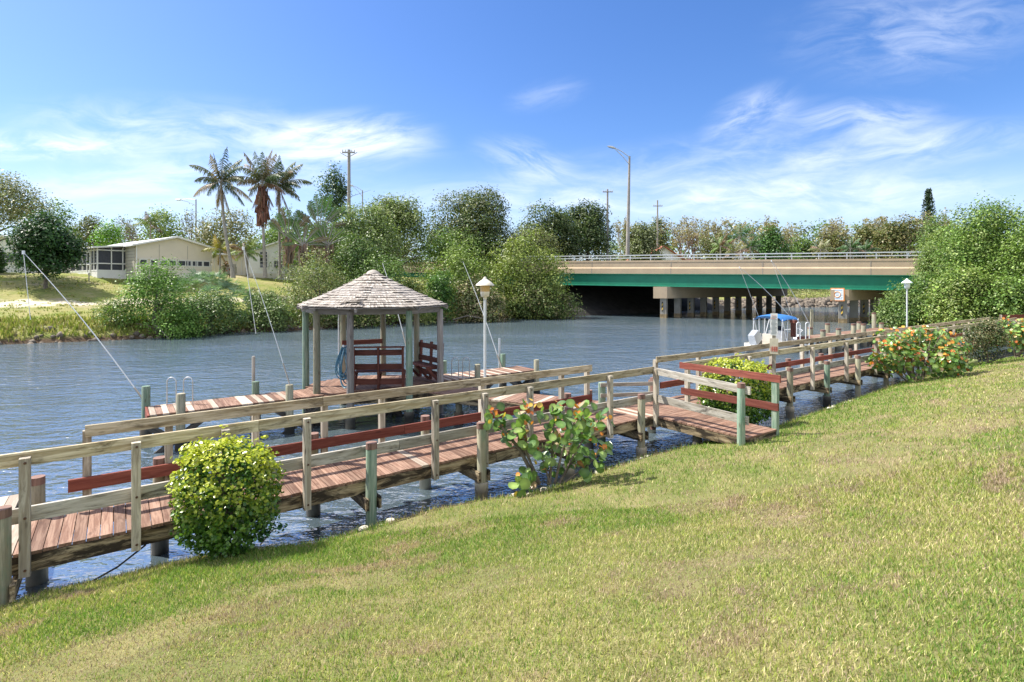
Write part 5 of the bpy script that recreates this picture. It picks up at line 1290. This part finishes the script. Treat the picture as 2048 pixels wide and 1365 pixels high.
plant('tree', 'slim dark tree with tiers of leaves beside the utility pole', 'tree', 640, 692, 334, 445, 66, [(.045, .085, .04), (.06, .10, .05), (.09, .13, .06)], 190, 9, nl=9, csize=.42, inner=.4)
# the overgrown bank right of the palms
plant('tree', 'light green billowing tree behind the gazebo, under the utility pole', 'tree', 650, 802, 420, 575, 57, [(.15, .20, .075), (.19, .23, .10), (.12, .17, .055), (.10, .13, .07)], 700, 11, nl=12, csize=.5)
plant('tree', 'pale olive tree between the utility pole and the round dark tree', 'tree', 740, 862, 408, 560, 64, [(.15, .19, .075), (.19, .21, .10), (.11, .15, .055)], 520, 11, nl=10, csize=.5)
plant('tree', 'dark tree top standing behind the billowing tree near the small street light', 'tree', 700, 845, 403, 500, 80, [(.06, .095, .035), (.09, .12, .045)], 260, 9, nl=8, csize=.5)
plant('tree', 'big round dark olive tree right of the utility pole', 'tree', 848, 1028, 387, 545, 70, [(.05, .08, .03), (.07, .10, .036), (.09, .11, .04), (.11, .115, .05)], 1000, 12, nl=12, csize=.55, depth=.9)
plant('tree', 'dark green tree with a layered crown left of the bridge utility pole', 'tree', 1025, 1165, 420, 540, 82, [(.035, .06, .022), (.055, .085, .03), (.10, .125, .05)], 560, 11, nl=10, csize=.6)
plant('tree', 'dark tree touching the bridge rail beside the one arm utility pole', 'tree', 1105, 1232, 411, 540, 86, [(.032, .056, .02), (.05, .08, .03), (.10, .125, .055)], 540, 11, nl=9, csize=.6)
plant('bush', 'small loose bush over the far left bank edge', 'bush', 192, 268, 590, 668, 36.8, 'mid', 150, 9, nl=5, trunk=False, inner=.5, lsize=.12)
plant('bush', 'bright green upright bush standing at the far water edge below the tan gable home', 'bush', 252, 402, 530, 676, 37.5, [(.085, .165, .03), (.12, .21, .045), (.15, .24, .06), (.06, .12, .025)], 620, 11, nl=12, trunk=False, csize=.28, lsize=.15)
plant('bush', 'dark bush with drooping edges right of the bright green bush at the water', 'bush', 355, 492, 590, 670, 40, [(.09, .14, .055), (.06, .11, .04), (.14, .19, .07)], 380, 10, nl=8, trunk=False, csize=.3, lsize=.16)
t = thing('fan_palm_thicket', 'thicket of low bluish fan palms on the bank below the tan gable home', 'palm', at(430, 600, 44))
rr = np.random.default_rng(5); prt = []
for px, py, Y, R in ((372, 572, 43, 1.25), (402, 562, 44, 1.4), (430, 566, 44, 1.4), (455, 577, 43.5, 1.25), (480, 590, 43, 1.2), (352, 585, 42, 1.0), (418, 592, 42, 1.2), (448, 610, 41.8, 1.1), (505, 606, 43, 1.1), (480, 635, 42, 1.1), (520, 640, 42.5, 1.2)): prt.append(fan_palm(t, rr, at(px, py+6, Y), R, 26, GREENS['blue']))
V, Q, Cc = join(prt); fastmesh('fronds', V, Q, Cc, M['leaf'], t)
b = MB(4)
for px, py, Y in ((400, 600, 44), (440, 600, 43.5), (480, 620, 43)): b.tube([at(px, py+60, Y), at(px, py, Y)], .14, 6)
b.build('stem', M['bark'], t)
plant('bush', 'broad pale green bush left of the gazebo roof at the far water edge', 'bush', 480, 600, 590, 668, 43, [(.11, .16, .06), (.15, .19, .08), (.08, .12, .045)], 420, 10, nl=9, trunk=False, csize=.3)
plant('bush', 'tall speckled green bush behind the left side of the gazebo roof', 'bush', 562, 700, 512, 655, 46, [(.15, .19, .08), (.19, .22, .10), (.23, .22, .13), (.11, .15, .055)], 700, 10, nl=12, trunk=False, csize=.3, lsize=.15, inner=.35)
plant('bush', 'dark shrub in the hollow behind the gazebo roof', 'bush', 660, 760, 478, 575, 51, [(.055, .10, .035), (.08, .13, .045), (.12, .16, .06)], 320, 10, nl=8, trunk=False, csize=.35)
plant('bush', 'green bush above the gazebo roof peak', 'bush', 700, 840, 515, 600, 50, [(.10, .16, .045), (.14, .20, .065), (.07, .12, .04)], 420, 10, nl=9, trunk=False, csize=.35)
plant('bush', 'low bank bush seen between the gazebo posts', 'bush', 600, 790, 590, 662, 47.5, 'mixed', 420, 10, nl=10, trunk=False, csize=.32)
plant('bush', 'dark glossy bush right of the gazebo roof', 'bush', 842, 912, 545, 645, 52, [(.055, .12, .03), (.08, .15, .04)], 240, 10, nl=7, trunk=False, csize=.32)
plant('bush', 'light yellow green bush above the amber glass lamp', 'bush', 850, 990, 497, 640, 56, [(.16, .22, .06), (.19, .24, .08), (.13, .18, .06)], 560, 10, nl=10, trunk=False, csize=.38)
plant('bush', 'bush with pale straw blossom behind the amber glass lamp', 'bush', 905, 1010, 555, 645, 54, [(.30, .25, .17), (.24, .20, .13), (.13, .15, .07), (.10, .14, .05)], 420, 10, nl=9, trunk=False, csize=.34)
plant('bush', 'tall yellow green bush at the left end of the bridge rail', 'bush', 965, 1140, 482, 640, 60, [(.17, .21, .06), (.21, .24, .075), (.13, .17, .05)], 680, 10, nl=12, trunk=False, csize=.42)
plant('bush', 'dark overhanging mangrove bush at the left end of the bridge over the water', 'bush', 1000, 1156, 560, 642, 59, [(.07, .115, .035), (.10, .14, .05), (.14, .17, .06), (.17, .15, .08)], 560, 10, nl=11, trunk=False, csize=.36)
plant('bush', 'green thicket closing the gap below the round dark olive tree', 'bush', 800, 1010, 470, 570, 66, 'mid', 420, 10, nl=10, trunk=False, csize=.5)
plant('bush', 'olive thicket below the two dark trees left of the bridge rail', 'bush', 980, 1140, 470, 560, 74, 'olive', 360, 10, nl=9, trunk=False, csize=.5)
plant('bush', 'green thicket behind the paddle leaved palms', 'bush', 560, 720, 450, 560, 62, 'mid', 380, 10, nl=9, trunk=False, csize=.5)
plant('bush', 'grassy green bank scrub right of the gazebo roof', 'bush', 780, 870, 560, 645, 50, [(.17, .20, .06), (.20, .22, .08)], 240, 10, nl=8, trunk=False, csize=.35)
# shoreline sedge, rocks
def shore():
    rng = np.random.default_rng(9); pts = np.array(FAR[2:18], float); V = []; Q = []; seg = []
    for a, c in zip(pts[:-1], pts[1:]):
        L = np.linalg.norm(c-a); k = int(L*5.5); f = rng.random(k); n = np.array([-(c-a)[1], (c-a)[0]])/L
        seg.append(a+(c-a)*f[:, None]+n*rng.normal(.1, .42, k)[:, None])
    P = np.concatenate(seg); z = far_z(P[:, 0], P[:, 1]); R = rng.uniform(.08, .30, len(P))*np.where(P[:, 1] > 75, 1.8, 1)
    base = []
    for i in range(3):
        for th in range(6): base.append((math.sin((i+.5)*math.pi/3.2)*math.cos(th*math.pi/3), math.sin((i+.5)*math.pi/3.2)*math.sin(th*math.pi/3), .7*math.cos((i+.5)*math.pi/3.2)))
    base = np.array(base+[(0, 0, .75)]); fc = []
    for i in range(2):
        for th in range(6): fc.append((i*6+th, (i+1)*6+th, (i+1)*6+(th+1) % 6, i*6+(th+1) % 6))
    fc = np.array(fc+[(18, k, (k+1) % 6, 18) for k in range(0)]) if False else np.array(fc)
    top = np.array([(18, k, k, (k+1) % 6) for k in range(6)])
    Vs = P_ = np.stack([P[:, 0], P[:, 1], z+.03], 1)[:, None, :]+base[None]*R[:, None, None]*rng.uniform(.65, 1.25, (len(P), 19, 3))
    qs = (np.arange(len(P))[:, None, None]*19+fc[None]).reshape(-1, 4)
    tops = (np.arange(len(P))[:, None, None]*19+np.array([(18, k, (k+1) % 6) for k in range(6)])[None]).reshape(-1, 3)
    tri = np.concatenate([qs[:, [0, 1, 2]], qs[:, [0, 2, 3]], tops])
    o = fastmesh('shore_rocks', Vs.reshape(-1, 3), tri, None, M['rock']); o['kind'] = 'stuff'; tag(o, 'broken grey brown rocks lining the far water edge', 'rocks')
    # riprap heap beyond the bridge
    n = 1500; f = rng.random(n); x = 26+f*70; yb = np.interp(x, [14, 32, 45, 62, 120], [69, 83, 89, 92, 100]); P = np.stack([x, yb+rng.uniform(-.6, 3.2, n)], 1); z = far_z(P[:, 0], P[:, 1]); R = rng.uniform(.2, .62, n)
    Vs = np.stack([P[:, 0], P[:, 1], z+.15], 1)[:, None, :]+base[None]*R[:, None, None]*rng.uniform(.65, 1.25, (n, 19, 3))
    qs = (np.arange(n)[:, None, None]*19+fc[None]).reshape(-1, 4); tops = (np.arange(n)[:, None, None]*19+np.array([(18, k, (k+1) % 6) for k in range(6)])[None]).reshape(-1, 3)
    o = fastmesh('riprap', Vs.reshape(-1, 3), np.concatenate([qs[:, [0, 1, 2]], qs[:, [0, 2, 3]], tops]), None, M['rock']); o['kind'] = 'stuff'; tag(o, 'heap of broken rocks on the bank seen under the bridge', 'rocks')
    # tufts of long grass on the left bank
    n = 9000; X = rng.uniform(-45, -17, n); Y = rng.uniform(30, 50, n); d = sdist(np.stack([X, Y], 1), FAR); k = (d > .25) & (rng.random(n) < np.where(d < 4, .9, np.where(d < 9, .22, .10))); X, Y, d = X[k], Y[k], d[k]; z = far_z(X, Y)
    h = np.where(d < 3.6, rng.uniform(.12, .42, len(X)), rng.uniform(.06, .16, len(X)))
    V = []; C_ = []; base_c = np.array([(.25, .28, .06), (.32, .31, .10), (.17, .22, .05), (.40, .34, .17)])
    for j in range(6):
        a = rng.uniform(0, 6.28, len(X)); w = .05*np.stack([np.cos(a), np.sin(a), 0*a], 1); o0 = np.stack([X+rng.normal(size=len(X))*.12, Y+rng.normal(size=len(X))*.12, z-.03], 1); l = np.stack([np.cos(a*3)*.35, np.sin(a*3)*.35, 1+0*a], 1)*h[:, None]
        V.append(np.stack([o0-w, o0+w, o0+l+w*.2, o0+l-w*.2], 1).reshape(-1, 3)); C_.append(np.repeat(base_c[rng.integers(0, 4, len(X))]*rng.normal(1, .15, len(X))[:, None], 4, 0))
    V = np.concatenate(V); o = fastmesh('bank_grass', V, np.arange(len(V)).reshape(-1, 4), np.concatenate(C_), M['blade']); o['kind'] = 'stuff'; tag(o, 'rough yellow green grass tufts on the far left bank', 'grass')
shore()
def driftwood(label, pts, r=.05):
    b = MB(3); b.tube(pts, [r, r*.8, r*.4], 6); tag(b.build('dead_branch', M['bare'],), label, 'branch')
driftwood('bare dead branch reaching to the water under the bright green bush', [at(312, 652, 36.6), at(325, 664, 36.2), at(338, 678, 35.9)])
driftwood('bare root branch over the water right of the gazebo', [at(905, 640, 52), at(935, 632, 52), at(965, 637, 51.5)], .07)
# a far wood closes the horizon behind everything
def far_wood():
    rng = np.random.default_rng(77); parts = []
    for px in range(-260, 2330, 34):
        Y = rng.uniform(150, 185); x = at(px, 0, Y)[0]; top = rng.uniform(470, 490) if 900 < px < 1250 else rng.uniform(440, 466) if px > 1250 else rng.uniform(452, 480); zt = CZ-(top-HY)/F*Y
        pal = [GREENS['olive'], GREENS['mid'], GREENS['tan']][int(rng.integers(0, 3))]
        parts.append(crown(rng, [(x, Y, (zt+4)/2, 4.4, 3.5, (zt-4)/2), (x+rng.normal()*2, Y, zt*.5+1, 3, 3, zt*.42)], 120, 9, .95, .85, pal))
    V, Q, Cc = join(parts); o = fastmesh('far_wood', V, Q, Cc, M['leaf']); o['kind'] = 'stuff'; tag(o, 'distant mixed woodland closing the horizon behind the bridge and the houses', 'woodland')
far_wood()
# beyond the bridge
bare_tree('big spreading grey leafless tree behind the red roofed house', 1325, 1412, 430, 510, 118, 'tan', 1500, 51, 'bare', lv=5)
for k, (a, b_, yt, Y, n, lab) in enumerate(((1228, 1262, 432, 112, 260, 'thin leafless tree behind the bridge street light'), (1405, 1480, 438, 125, 700, 'tan leafless tree left of the green palms over the bridge'), (1500, 1560, 436, 128, 800, 'tan leafless tree behind the green palms over the bridge'),
       (1555, 1615, 444, 120, 420, 'tan leafless tree with a forked top right of the round dark green tree'), (1625, 1700, 440, 125, 420, 'grey leafless tree nearest the gap in the tree line over the bridge'), (1700, 1790, 433, 130, 900, 'wide grey brown leafless tree behind the low palms on the right'), (1790, 1860, 436, 132, 800, 'grey leafless tree below the tall narrow pine'), (1850, 1925, 420, 128, 900, 'grey brown leafless tree right of the tall narrow pine'))):
    bare_tree(lab, a, b_, yt, 505, Y, 'tan', int(n*2.0), 60+k, lv=4)
for lab, a, b_, yt, Y, pal, n in (('olive bush at the foot of the bridge street light', 1245, 1300, 452, 100, 'olive', 170), ('grey green bush left of the red roofed house', 1255, 1330, 462, 98, [(.12, .14, .08), (.15, .17, .10), (.09, .11, .05)], 230), ('tan green bush behind the red roof', 1290, 1345, 448, 124, 'olive', 150),
       ('round dark green tree over the bridge rail right of the palms', 1508, 1582, 470, 105, [(.05, .11, .03), (.07, .14, .04)], 240), ('pale green bush right of the round dark green tree over the bridge', 1575, 1640, 480, 108, 'mid', 160), ('tan olive bush under the palms over the bridge', 1400, 1470, 474, 108, 'olive', 170),
       ('brown green bush nearest the middle of the right tree line', 1630, 1700, 470, 105, [(.14, .13, .06), (.10, .12, .04), (.20, .17, .09)], 220), ('olive brown tree below the wide leafless tree', 1690, 1770, 458, 106, [(.12, .12, .05), (.16, .14, .07), (.09, .11, .04)], 260), ('brown green tree left of the right bank trees, above the guard rail', 1755, 1860, 450, 100, [(.12, .12, .05), (.15, .13, .06), (.08, .11, .035)], 330), ('green scrub above the right end of the guard rail', 1840, 1900, 445, 92, 'mid', 180)):
    plant('tree' if 'tree ' in lab[:24] else 'bush', lab, 'tree' if 'tree ' in lab[:24] else 'bush', a, b_, yt-6, 525, Y, pal, int(n*1.2), 9, nl=7, zb=4.6, csize=.6)
for k, (px, yt, Y, L, lab) in enumerate(((1478, 462, 104, 4.2, 'tallest dark green palm over the bridge'), (1440, 480, 100, 2.8, 'bright green palm left of the tallest palm over the bridge'), (1468, 492, 98, 3.0, 'pale straw green palm in front of the tallest palm over the bridge'), (1500, 482, 101, 2.8, 'dark green palm right of the tallest palm over the bridge'), (1790, 458, 112, 3.6, 'dark green palm below the tall narrow pine'), (1765, 470, 108, 3.2, 'blue green palm left of the palm below the narrow pine'), (1640, 486, 100, 2.6, 'low straw green palm nearest the gap in the right tree line'), (1700, 484, 98, 2.6, 'low olive palm in the right tree line'), (1730, 488, 97, 2.4, 'low bright palm in the right tree line'))):
    cl = [[(.05, .12, .04), (.07, .15, .05)], [(.15, .23, .06)], [(.28, .27, .15), (.20, .22, .10)], [(.06, .13, .04)]][k % 4]
    palm('palm', lab, (at(px, 0, Y)[0], Y, 4.9), at(0, yt+14, Y)[2], .1, 12, L, 90+k, cl, dead=0, r=.13, nl=16, lsz=L*.26, wid=.14)
def pine():
    Y = 150; x = at(1857, 0, Y)[0]; z0 = 4.9; zt = at(0, 379, Y)[2]; zb_ = at(0, 436, Y)[2]; rng = np.random.default_rng(4)
    t = thing('pine_tree', 'tall narrow pine with regular tiers standing above the right tree line', 'tree', (x, Y, z0)); b = MB(2); b.tube([(x, Y, z0), (x, Y, zt)], [.3, .04], 7); b.build('trunk', M['bark'], t)
    P = []
    for z in np.arange(zb_-3, zt, .55):
        f = (zt-z)/(zt-zb_); R = .25+1.55*min(1, f)**.7
        for a in range(7):
            th = a*.9+z*2.1; 
            for k in range(14): P.append((x+rng.normal()*.1+math.cos(th)*R*(k+1)/14, Y+math.sin(th)*R*(k+1)/14, z+.5*(k/14)+rng.normal()*.14))
    P = np.array(P); V, Q, Cc = leaf_quads(rng, P, unit(rng.normal(size=P.shape)+np.array([0, 0, .5])), np.full(len(P), .62), .5, np.array([(.05, .085, .045)]*len(P))*rng.normal(1, .25, (len(P), 1)).clip(.4, 2)); fastmesh('crown', V, Q, Cc, M['leaf'], t)
pine()
for k in range(9):
    px = 1385+k*38; yb = 600+RNG.uniform(-4, 4); Y = 96+RNG.uniform(-1, 2)
    plant('scrub', 'low pale green scrub clump on the bank seen under the bridge', 'scrub', px-24, px+24, 580+RNG.uniform(-6, 5), 606, Y, [(.18, .21, .09), (.22, .21, .12), (.14, .18, .07)], 55, 8, nl=4, trunk=False, csize=.4, lsize=.22, group='scrub clumps under the bridge')
# ------------------------------------------------------------------ trees on the right bank
RB = [('tree', 'tallest bright green tree at the right, behind the far end of the boardwalk', 1890, 2075, 405, 640, 36, [(.11, .18, .045), (.15, .22, .06), (.19, .24, .085), (.08, .14, .035)], 900), ('tree', 'right bank tree with yellow green top overhanging the bridge end', 1845, 1990, 458, 640, 42, [(.12, .17, .045), (.17, .21, .07), (.08, .13, .035)], 700),
      ('tree', 'bright tree cut by the right edge of the picture', 2000, 2170, 430, 650, 33, [(.13, .20, .05), (.17, .23, .07), (.10, .16, .04)], 620), ('bush', 'dark rounded bush directly behind the pale green lamp', 1795, 1905, 555, 660, 37, [(.08, .14, .035), (.11, .17, .05), (.15, .20, .07), (.05, .10, .025)], 520),
      ('bush', 'low bush overhanging the water at the end of the boat dock', 1760, 1842, 590, 662, 38.5, [(.12, .17, .055), (.15, .20, .07), (.08, .13, .04)], 330), ('bush', 'dense yellow green bush behind the boardwalk rail right of the lamp', 1870, 2010, 545, 665, 33.5, [(.12, .19, .045), (.17, .23, .06), (.09, .14, .035), (.20, .23, .09)], 760),
      ('bush', 'green bush behind the bench frame at the right edge', 1960, 2110, 560, 670, 32, [(.11, .18, .045), (.15, .21, .06), (.07, .13, .03)], 560), ('bush', 'trailing bush in front of the right end of the green girder', 1836, 1920, 500, 600, 40.5, [(.13, .18, .05), (.17, .21, .07), (.09, .14, .04)], 330), ('tree', 'shaded tree filling the gap behind the right bank bushes', 1880, 2100, 480, 660, 44, 'mid', 420)]
for nm, lab, a, b_, yt, yb, Y, pal, n in RB: plant(nm, lab, nm, a, b_, yt, yb, Y, pal, n, 12, nl=13, csize=.30, lsize=.155, trunk=nm == 'tree', inner=.3)
# ------------------------------------------------------------------ near shrubs
def stems(rng, c, tips, r, mat='bark', name='stem', parent=None):
    b = MB(int(rng.integers(1e6))); c = Vector(c)
    for tp in tips:
        T = Vector(tp); m = c.lerp(T, .5)+Vector((rng.normal()*.06, rng.normal()*.06, .02)); b.tube([c+Vector((rng.normal()*.05, rng.normal()*.05, -.05)), m, T], [r, r*.7, r*.35], 6)
    return b.build(name, M[mat], parent)
def clusia(name, label, px0, px1, ytop, ybase, Y, n, lsz, seed, depth=.95, cols=None, top=None, flat_top=False):
    rng = np.random.default_rng(seed); x = at((px0+px1)/2, 0, Y)[0]; rx = (px1-px0)/2/F*Y*.95; zt = CZ-(ytop-HY)/F*Y; zb = CZ-(ybase-HY)/F*Y; cz = (zt+zb)/2; rz = (zt-zb)/2*.95; ry = rx*depth
    t = thing(name, label, 'bush', (x, Y, zb))
    D = unit(rng.normal(size=(n, 3))); e = 2.9; s = (np.abs(D)**e).sum(1)**(-1/e); q = D*s[:, None]
    lump = .95+.20*(fbm(D[:, 0]*3+9, D[:, 2]*3+D[:, 1]*2, 3, seed)-.5)*2
    rr = np.where(rng.random(n) < .3, rng.uniform(.55, .92, n), rng.uniform(.88, 1.06, n))*lump
    spr = rng.random(n) < .07; rr = np.where(spr & (D[:, 2] > 0), rr*rng.uniform(1.05, 1.2, n), rr)
    P = np.array([x, Y, cz])+q*np.array([rx, ry, rz])*rr[:, None]*.95
    # leaves in small rosettes
    k = 5; P = np.repeat(P, k, 0)+rng.normal(size=(n*k, 3))*lsz*.55; Dn = np.repeat(D, k, 0); N = unit(Dn*.6+np.array([0, 0, .55])+rng.normal(size=P.shape)*.55)
    hgt = np.clip((P[:, 2]-zb)/(zt-zb), 0, 1); young = np.clip(Dn[:, 2]*.7+.35+rng.normal(size=len(P))*.25, 0, 1)*(np.repeat(rr, k) > .85)
    cols = np.array(cols or [(.055, .135, .022), (.075, .17, .028), (.10, .20, .035)]); c = cols[rng.integers(0, len(cols), len(P))]; tp = np.array(top or (.42, .44, .05)); young = young*np.clip(hgt*2.2-.25, .05, 1); c = c*(1-young[:, None]*.8)+tp*young[:, None]*.8
    c = c*rng.normal(1, .16, len(P)).clip(.5, 1.5)[:, None]
    V, Q, Cc = leaf_quads(rng, P, N, np.full(len(P), lsz), .72, c, True, .06); fastmesh('foliage', V, Q, Cc, M['leaf_gloss'], t)
    stems(rng, (x, Y, zb), [(x+rng.normal()*rx*.4, Y+rng.normal()*ry*.4, cz+rz*.3) for _ in range(9)], .02, parent=t); return t
clusia('bush', 'rounded glossy yellow green bush standing on the lawn edge before the boardwalk', 352, 556, 868, 1102, 6.25, 2500, .042, 3, top=(.66, .66, .07), cols=[(.06, .15, .022), (.085, .19, .028), (.12, .24, .035)])
clusia('bush', 'flat topped yellow green bush in the corner between gangway and boardwalk', 1398, 1546, 712, 856, 12.35, 1900, .06, 4, .8, top=(.62, .62, .08), cols=[(.06, .15, .022), (.09, .19, .028), (.13, .25, .04)])
def spray():
    # low leafy shoot at the right foot of the round bush
    rng = np.random.default_rng(8); t = thing('shoot', 'low leafy green shoot at the right foot of the round glossy bush', 'plant', at(540, 1075, 6.3)); a, c = Vector(at(520, 1082, 6.2)), Vector(at(572, 1052, 6.3)); P = []
    for i in range(60): f = rng.random(); p = a.lerp(c, f)+UP*(.05*math.sin(3*f)); P.append((p.x+rng.normal()*.02, p.y+rng.normal()*.03, p.z+rng.normal()*.025))
    P = np.array(P); V, Q, Cc = leaf_quads(rng, P, unit(rng.normal(size=P.shape)*.6+np.array([0, -.2, .8])), np.full(len(P), .045), .6, np.array([(.05, .15, .04)]*len(P))*rng.normal(1, .2, (len(P), 1)), True, .05); fastmesh('leaves', V, Q, Cc, M['leaf_gloss'], t)
    b = MB(1); b.tube([a-UP*.05, a.lerp(c, .5)+UP*.04, c], [.008, .006, .003], 5); b.build('stem', M['bark'], t)
spray()
def disc_leaves(rng, P, N, size, col):
    """round cupped leaves with a pale notch: eight sided fans"""
    n = len(P); T = rng.normal(size=(n, 3)); T -= (T*N).sum(1)[:, None]*N; T = unit(T); B = np.cross(N, T); V = [P[:, None, :]]
    ring = []
    for k in range(9):
        a = 2*np.pi*k/9; r = size*(.5+.04*math.cos(a))*(0.86 if k == 0 else 1); ring.append(P+(T*math.cos(a)+B*math.sin(a))*r[:, None]+N*(size*.10*(1+.5*math.cos(2*a)))[:, None])
    V = np.concatenate([P[:, None, :], np.stack(ring, 1)], 1); i = np.arange(n)[:, None]*10; Q = np.concatenate([i+np.array([[0, 1+k, 1+(k+1) % 9]]) for k in range(9)], 0)
    cc = np.repeat(col[:, None, :], 10, 1); cc[:, 0] = cc[:, 0]*1.5+np.array([.05, .03, .01]); cc[:, 1] *= 1.35; cc[:, 5:7] *= .85
    return V.reshape(-1, 3), Q, cc.reshape(-1, 3)
SG = np.array([(.10, .20, .05), (.16, .27, .07), (.23, .33, .10), (.08, .16, .05)]); YOUNG = np.array([(.60, .20, .035), (.66, .28, .05), (.55, .15, .04), (.50, .33, .06)]); DRY = np.array([(.36, .25, .15), (.45, .36, .22), (.30, .14, .08)])
def seagrape_open():
    rng = np.random.default_rng(21); root = gp(1085, 972, .42); t = thing('sea_grape_bush', 'open sea grape bush with round leaves and orange young leaves before the boardwalk', 'bush', root)
    Y0 = root[1]; P = []; tipsl = []; b = MB(5)
    def branch(pts, r):
        b.tube(pts, list(np.linspace(r, r*.4, len(pts))), 7)
    spec = [((1075, 968), (1040, 900), (1000, 850), (985, 822), .035), ((1080, 968), (1052, 905), (1040, 840), (1062, 812), .026), ((1100, 968), (1105, 900), (1108, 850), (1104, 812), .02), ((1110, 968), (1125, 900), (1150, 840), (1172, 815), .022), ((1120, 965), (1150, 905), (1180, 860), (1200, 840), .02),
            ((1100, 970), (1090, 930), (1075, 900), (1062, 880), .016), ((1120, 968), (1140, 930), (1165, 910), (1195, 895), .016), ((1130, 965), (1170, 935), (1200, 905), (1218, 900), .014), ((1095, 970), (1100, 940), (1112, 900), (1130, 875), .016), ((1080, 970), (1060, 950), (1040, 965), (1030, 972), .012)]
    for i, (a, m1, m2, e, r) in enumerate(spec):
        dy = rng.normal()*.25; pts = [Vector(at(*q, Y0+dy*k/3-.1)) for k, q in enumerate((a, m1, m2, e))]; branch(pts, r)
        nl = 42 if i < 5 else 26
        for j in range(nl):
            f = .42+.58*(j+rng.random())/nl if i < 5 else .3+.7*(j+rng.random())/nl; k = f*3; i0 = min(int(k), 2); p = pts[i0].lerp(pts[i0+1], k-i0); o = rng.normal(size=3)*np.array([.10, .11, .075]); P.append((np.array(p)+o, f))
    b.build('stem', M['bark'], t)
    Pp = np.array([p for p, f in P]); f = np.array([f for p, f in P]); n = len(Pp); N = unit(rng.normal(size=(n, 3))*.65+np.array([-.15, -.5, .55]))
    y = rng.random(n) < np.where(f > .8, .5, .10); d = rng.random(n) < np.where(f < .6, .12, .03); col = np.where(y[:, None], YOUNG[rng.integers(0, 4, n)], np.where(d[:, None], DRY[rng.integers(0, 3, n)], SG[rng.integers(0, 4, n)]))*rng.normal(1, .12, n)[:, None]
    size = np.where(y, rng.uniform(.06, .10, n), rng.uniform(.10, .18, n)); V, Q, Cc = disc_leaves(rng, Pp, N, size, col); fastmesh('leaves', V, Q, Cc, M['leaf_gloss'], t)
seagrape_open()
def seagrape_dense(label, px0, px1, ytop, ybase, Y, n, seed, base_slope=0.0, ls=.15, young=.34):
    rng = np.random.default_rng(seed); x = at((px0+px1)/2, 0, Y)[0]; rx = (px1-px0)/2/F*Y; zt = CZ-(ytop-HY)/F*Y; zb = CZ-(ybase-HY)/F*Y; t = thing('sea_grape_bush', label, 'bush', (x, Y, zb)); cz = (zt+zb)/2; rz = (zt-zb)/2
    bl = np.array(lumps(rng, x, Y, cz, rx, rx*.6, rz, 10, .35, .5)); bi = rng.integers(0, len(bl), n); D = unit(rng.normal(size=(n, 3))); D[:, 1] = np.where(rng.random(n) < .6, -np.abs(D[:, 1]), D[:, 1]); rr = np.where(rng.random(n) < .3, rng.uniform(.5, .9, n), rng.uniform(.9, 1.1, n))
    P = bl[bi, :3]+D*bl[bi, 3:]*rr[:, None]; N = unit(D*.5+rng.normal(size=(n, 3))*.5+np.array([-.1, -.25, .5]))
    out = rr*(.6+.4*(P[:, 2]-zb)/(zt-zb)); y = rng.random(n) < np.where(out > .8, young, .08); d = rng.random(n) < .07; col = np.where(y[:, None], YOUNG[rng.integers(0, 4, n)], np.where(d[:, None], DRY[rng.integers(0, 3, n)], SG[rng.integers(0, 4, n)]*1.1))*rng.normal(1, .14, n)[:, None]
    size = rng.uniform(.6, 1.15, n)*ls*np.where(y, .8, 1); V, Q, Cc = disc_leaves(rng, P, N, size, col); fastmesh('leaves', V, Q, Cc, M['leaf_gloss'], t)
    stems(rng, (x, Y, zb-.1), [(x+rng.normal()*rx*.5, Y+rng.normal()*rx*.3, zb+rng.uniform(.5, 1)*(zt-zb)) for _ in range(12)], .028, parent=t)
seagrape_dense('large dense sea grape bush with many orange leaves at the right of the boardwalk', 1738, 1932, 656, 772, 17.6, 1500, 31)
seagrape_dense('sea grape bush with orange leaves at the right edge of the picture', 1985, 2085, 640, 712, 22.5, 620, 32, ls=.17)
plant('bush', 'dark twiggy small leaved bush between the two dense sea grape bushes', 'bush', 1926, 2012, 646, 722, 20.6, [(.045, .075, .03), (.07, .10, .045), (.11, .12, .065), (.16, .14, .08)], 330, 10, lsize=.07, nl=7, trunk=False, csize=.13, inner=.45)
b = MB(2); p = gp(1944, 735, .5); b.lathe((p[0], p[1]+.2, .35), [(.26, 0), (.30, .3), (.31, .42), (.28, .42), (.25, .1), (0, .08)], 16)
tag(b.build('plant_pot', plain('mossy_pot', (.20, .23, .09), .8, var=.3, scale=6)), 'mossy round pot at the foot of the dark twiggy bush', 'pot')
# tall grass blades at the foot of the shrubs and along the crest
def fringe():
    rng = np.random.default_rng(13); n = 3200; s = rng.uniform(-3, 26, n); e = edge_e(s)-np.abs(rng.normal(size=n))*.12+.06; z = lawn_z(s, e)
    X = WD[0]*s-WD[1]*(e+E0); Y = WD[1]*s+WD[0]*(e+E0); h = rng.uniform(.04, .13, n); a = rng.uniform(0, 6.28, n); w = np.stack([np.cos(a), np.sin(a), 0*a], 1)*.0045*np.maximum(1, Y/6)[:, None]; B = np.stack([X, Y, z-.01], 1); l = np.stack([np.cos(a*5)*.45, np.sin(a*5)*.45, 1+0*a], 1)*h[:, None]
    V = np.stack([B-w, B+w, B+l+w*.1, B+l-w*.1], 1).reshape(-1, 3); c = np.array([(.16, .26, .05), (.28, .31, .08), (.5, .42, .22)])[rng.integers(0, 3, n)]*rng.normal(1, .15, n)[:, None]
    o = fastmesh('edge_grass', V, np.arange(n*4).reshape(-1, 4), np.repeat(c, 4, 0), M['blade']); o['kind'] = 'stuff'; tag(o, 'longer uncut grass blades along the lawn edge above the water', 'grass')
fringe()
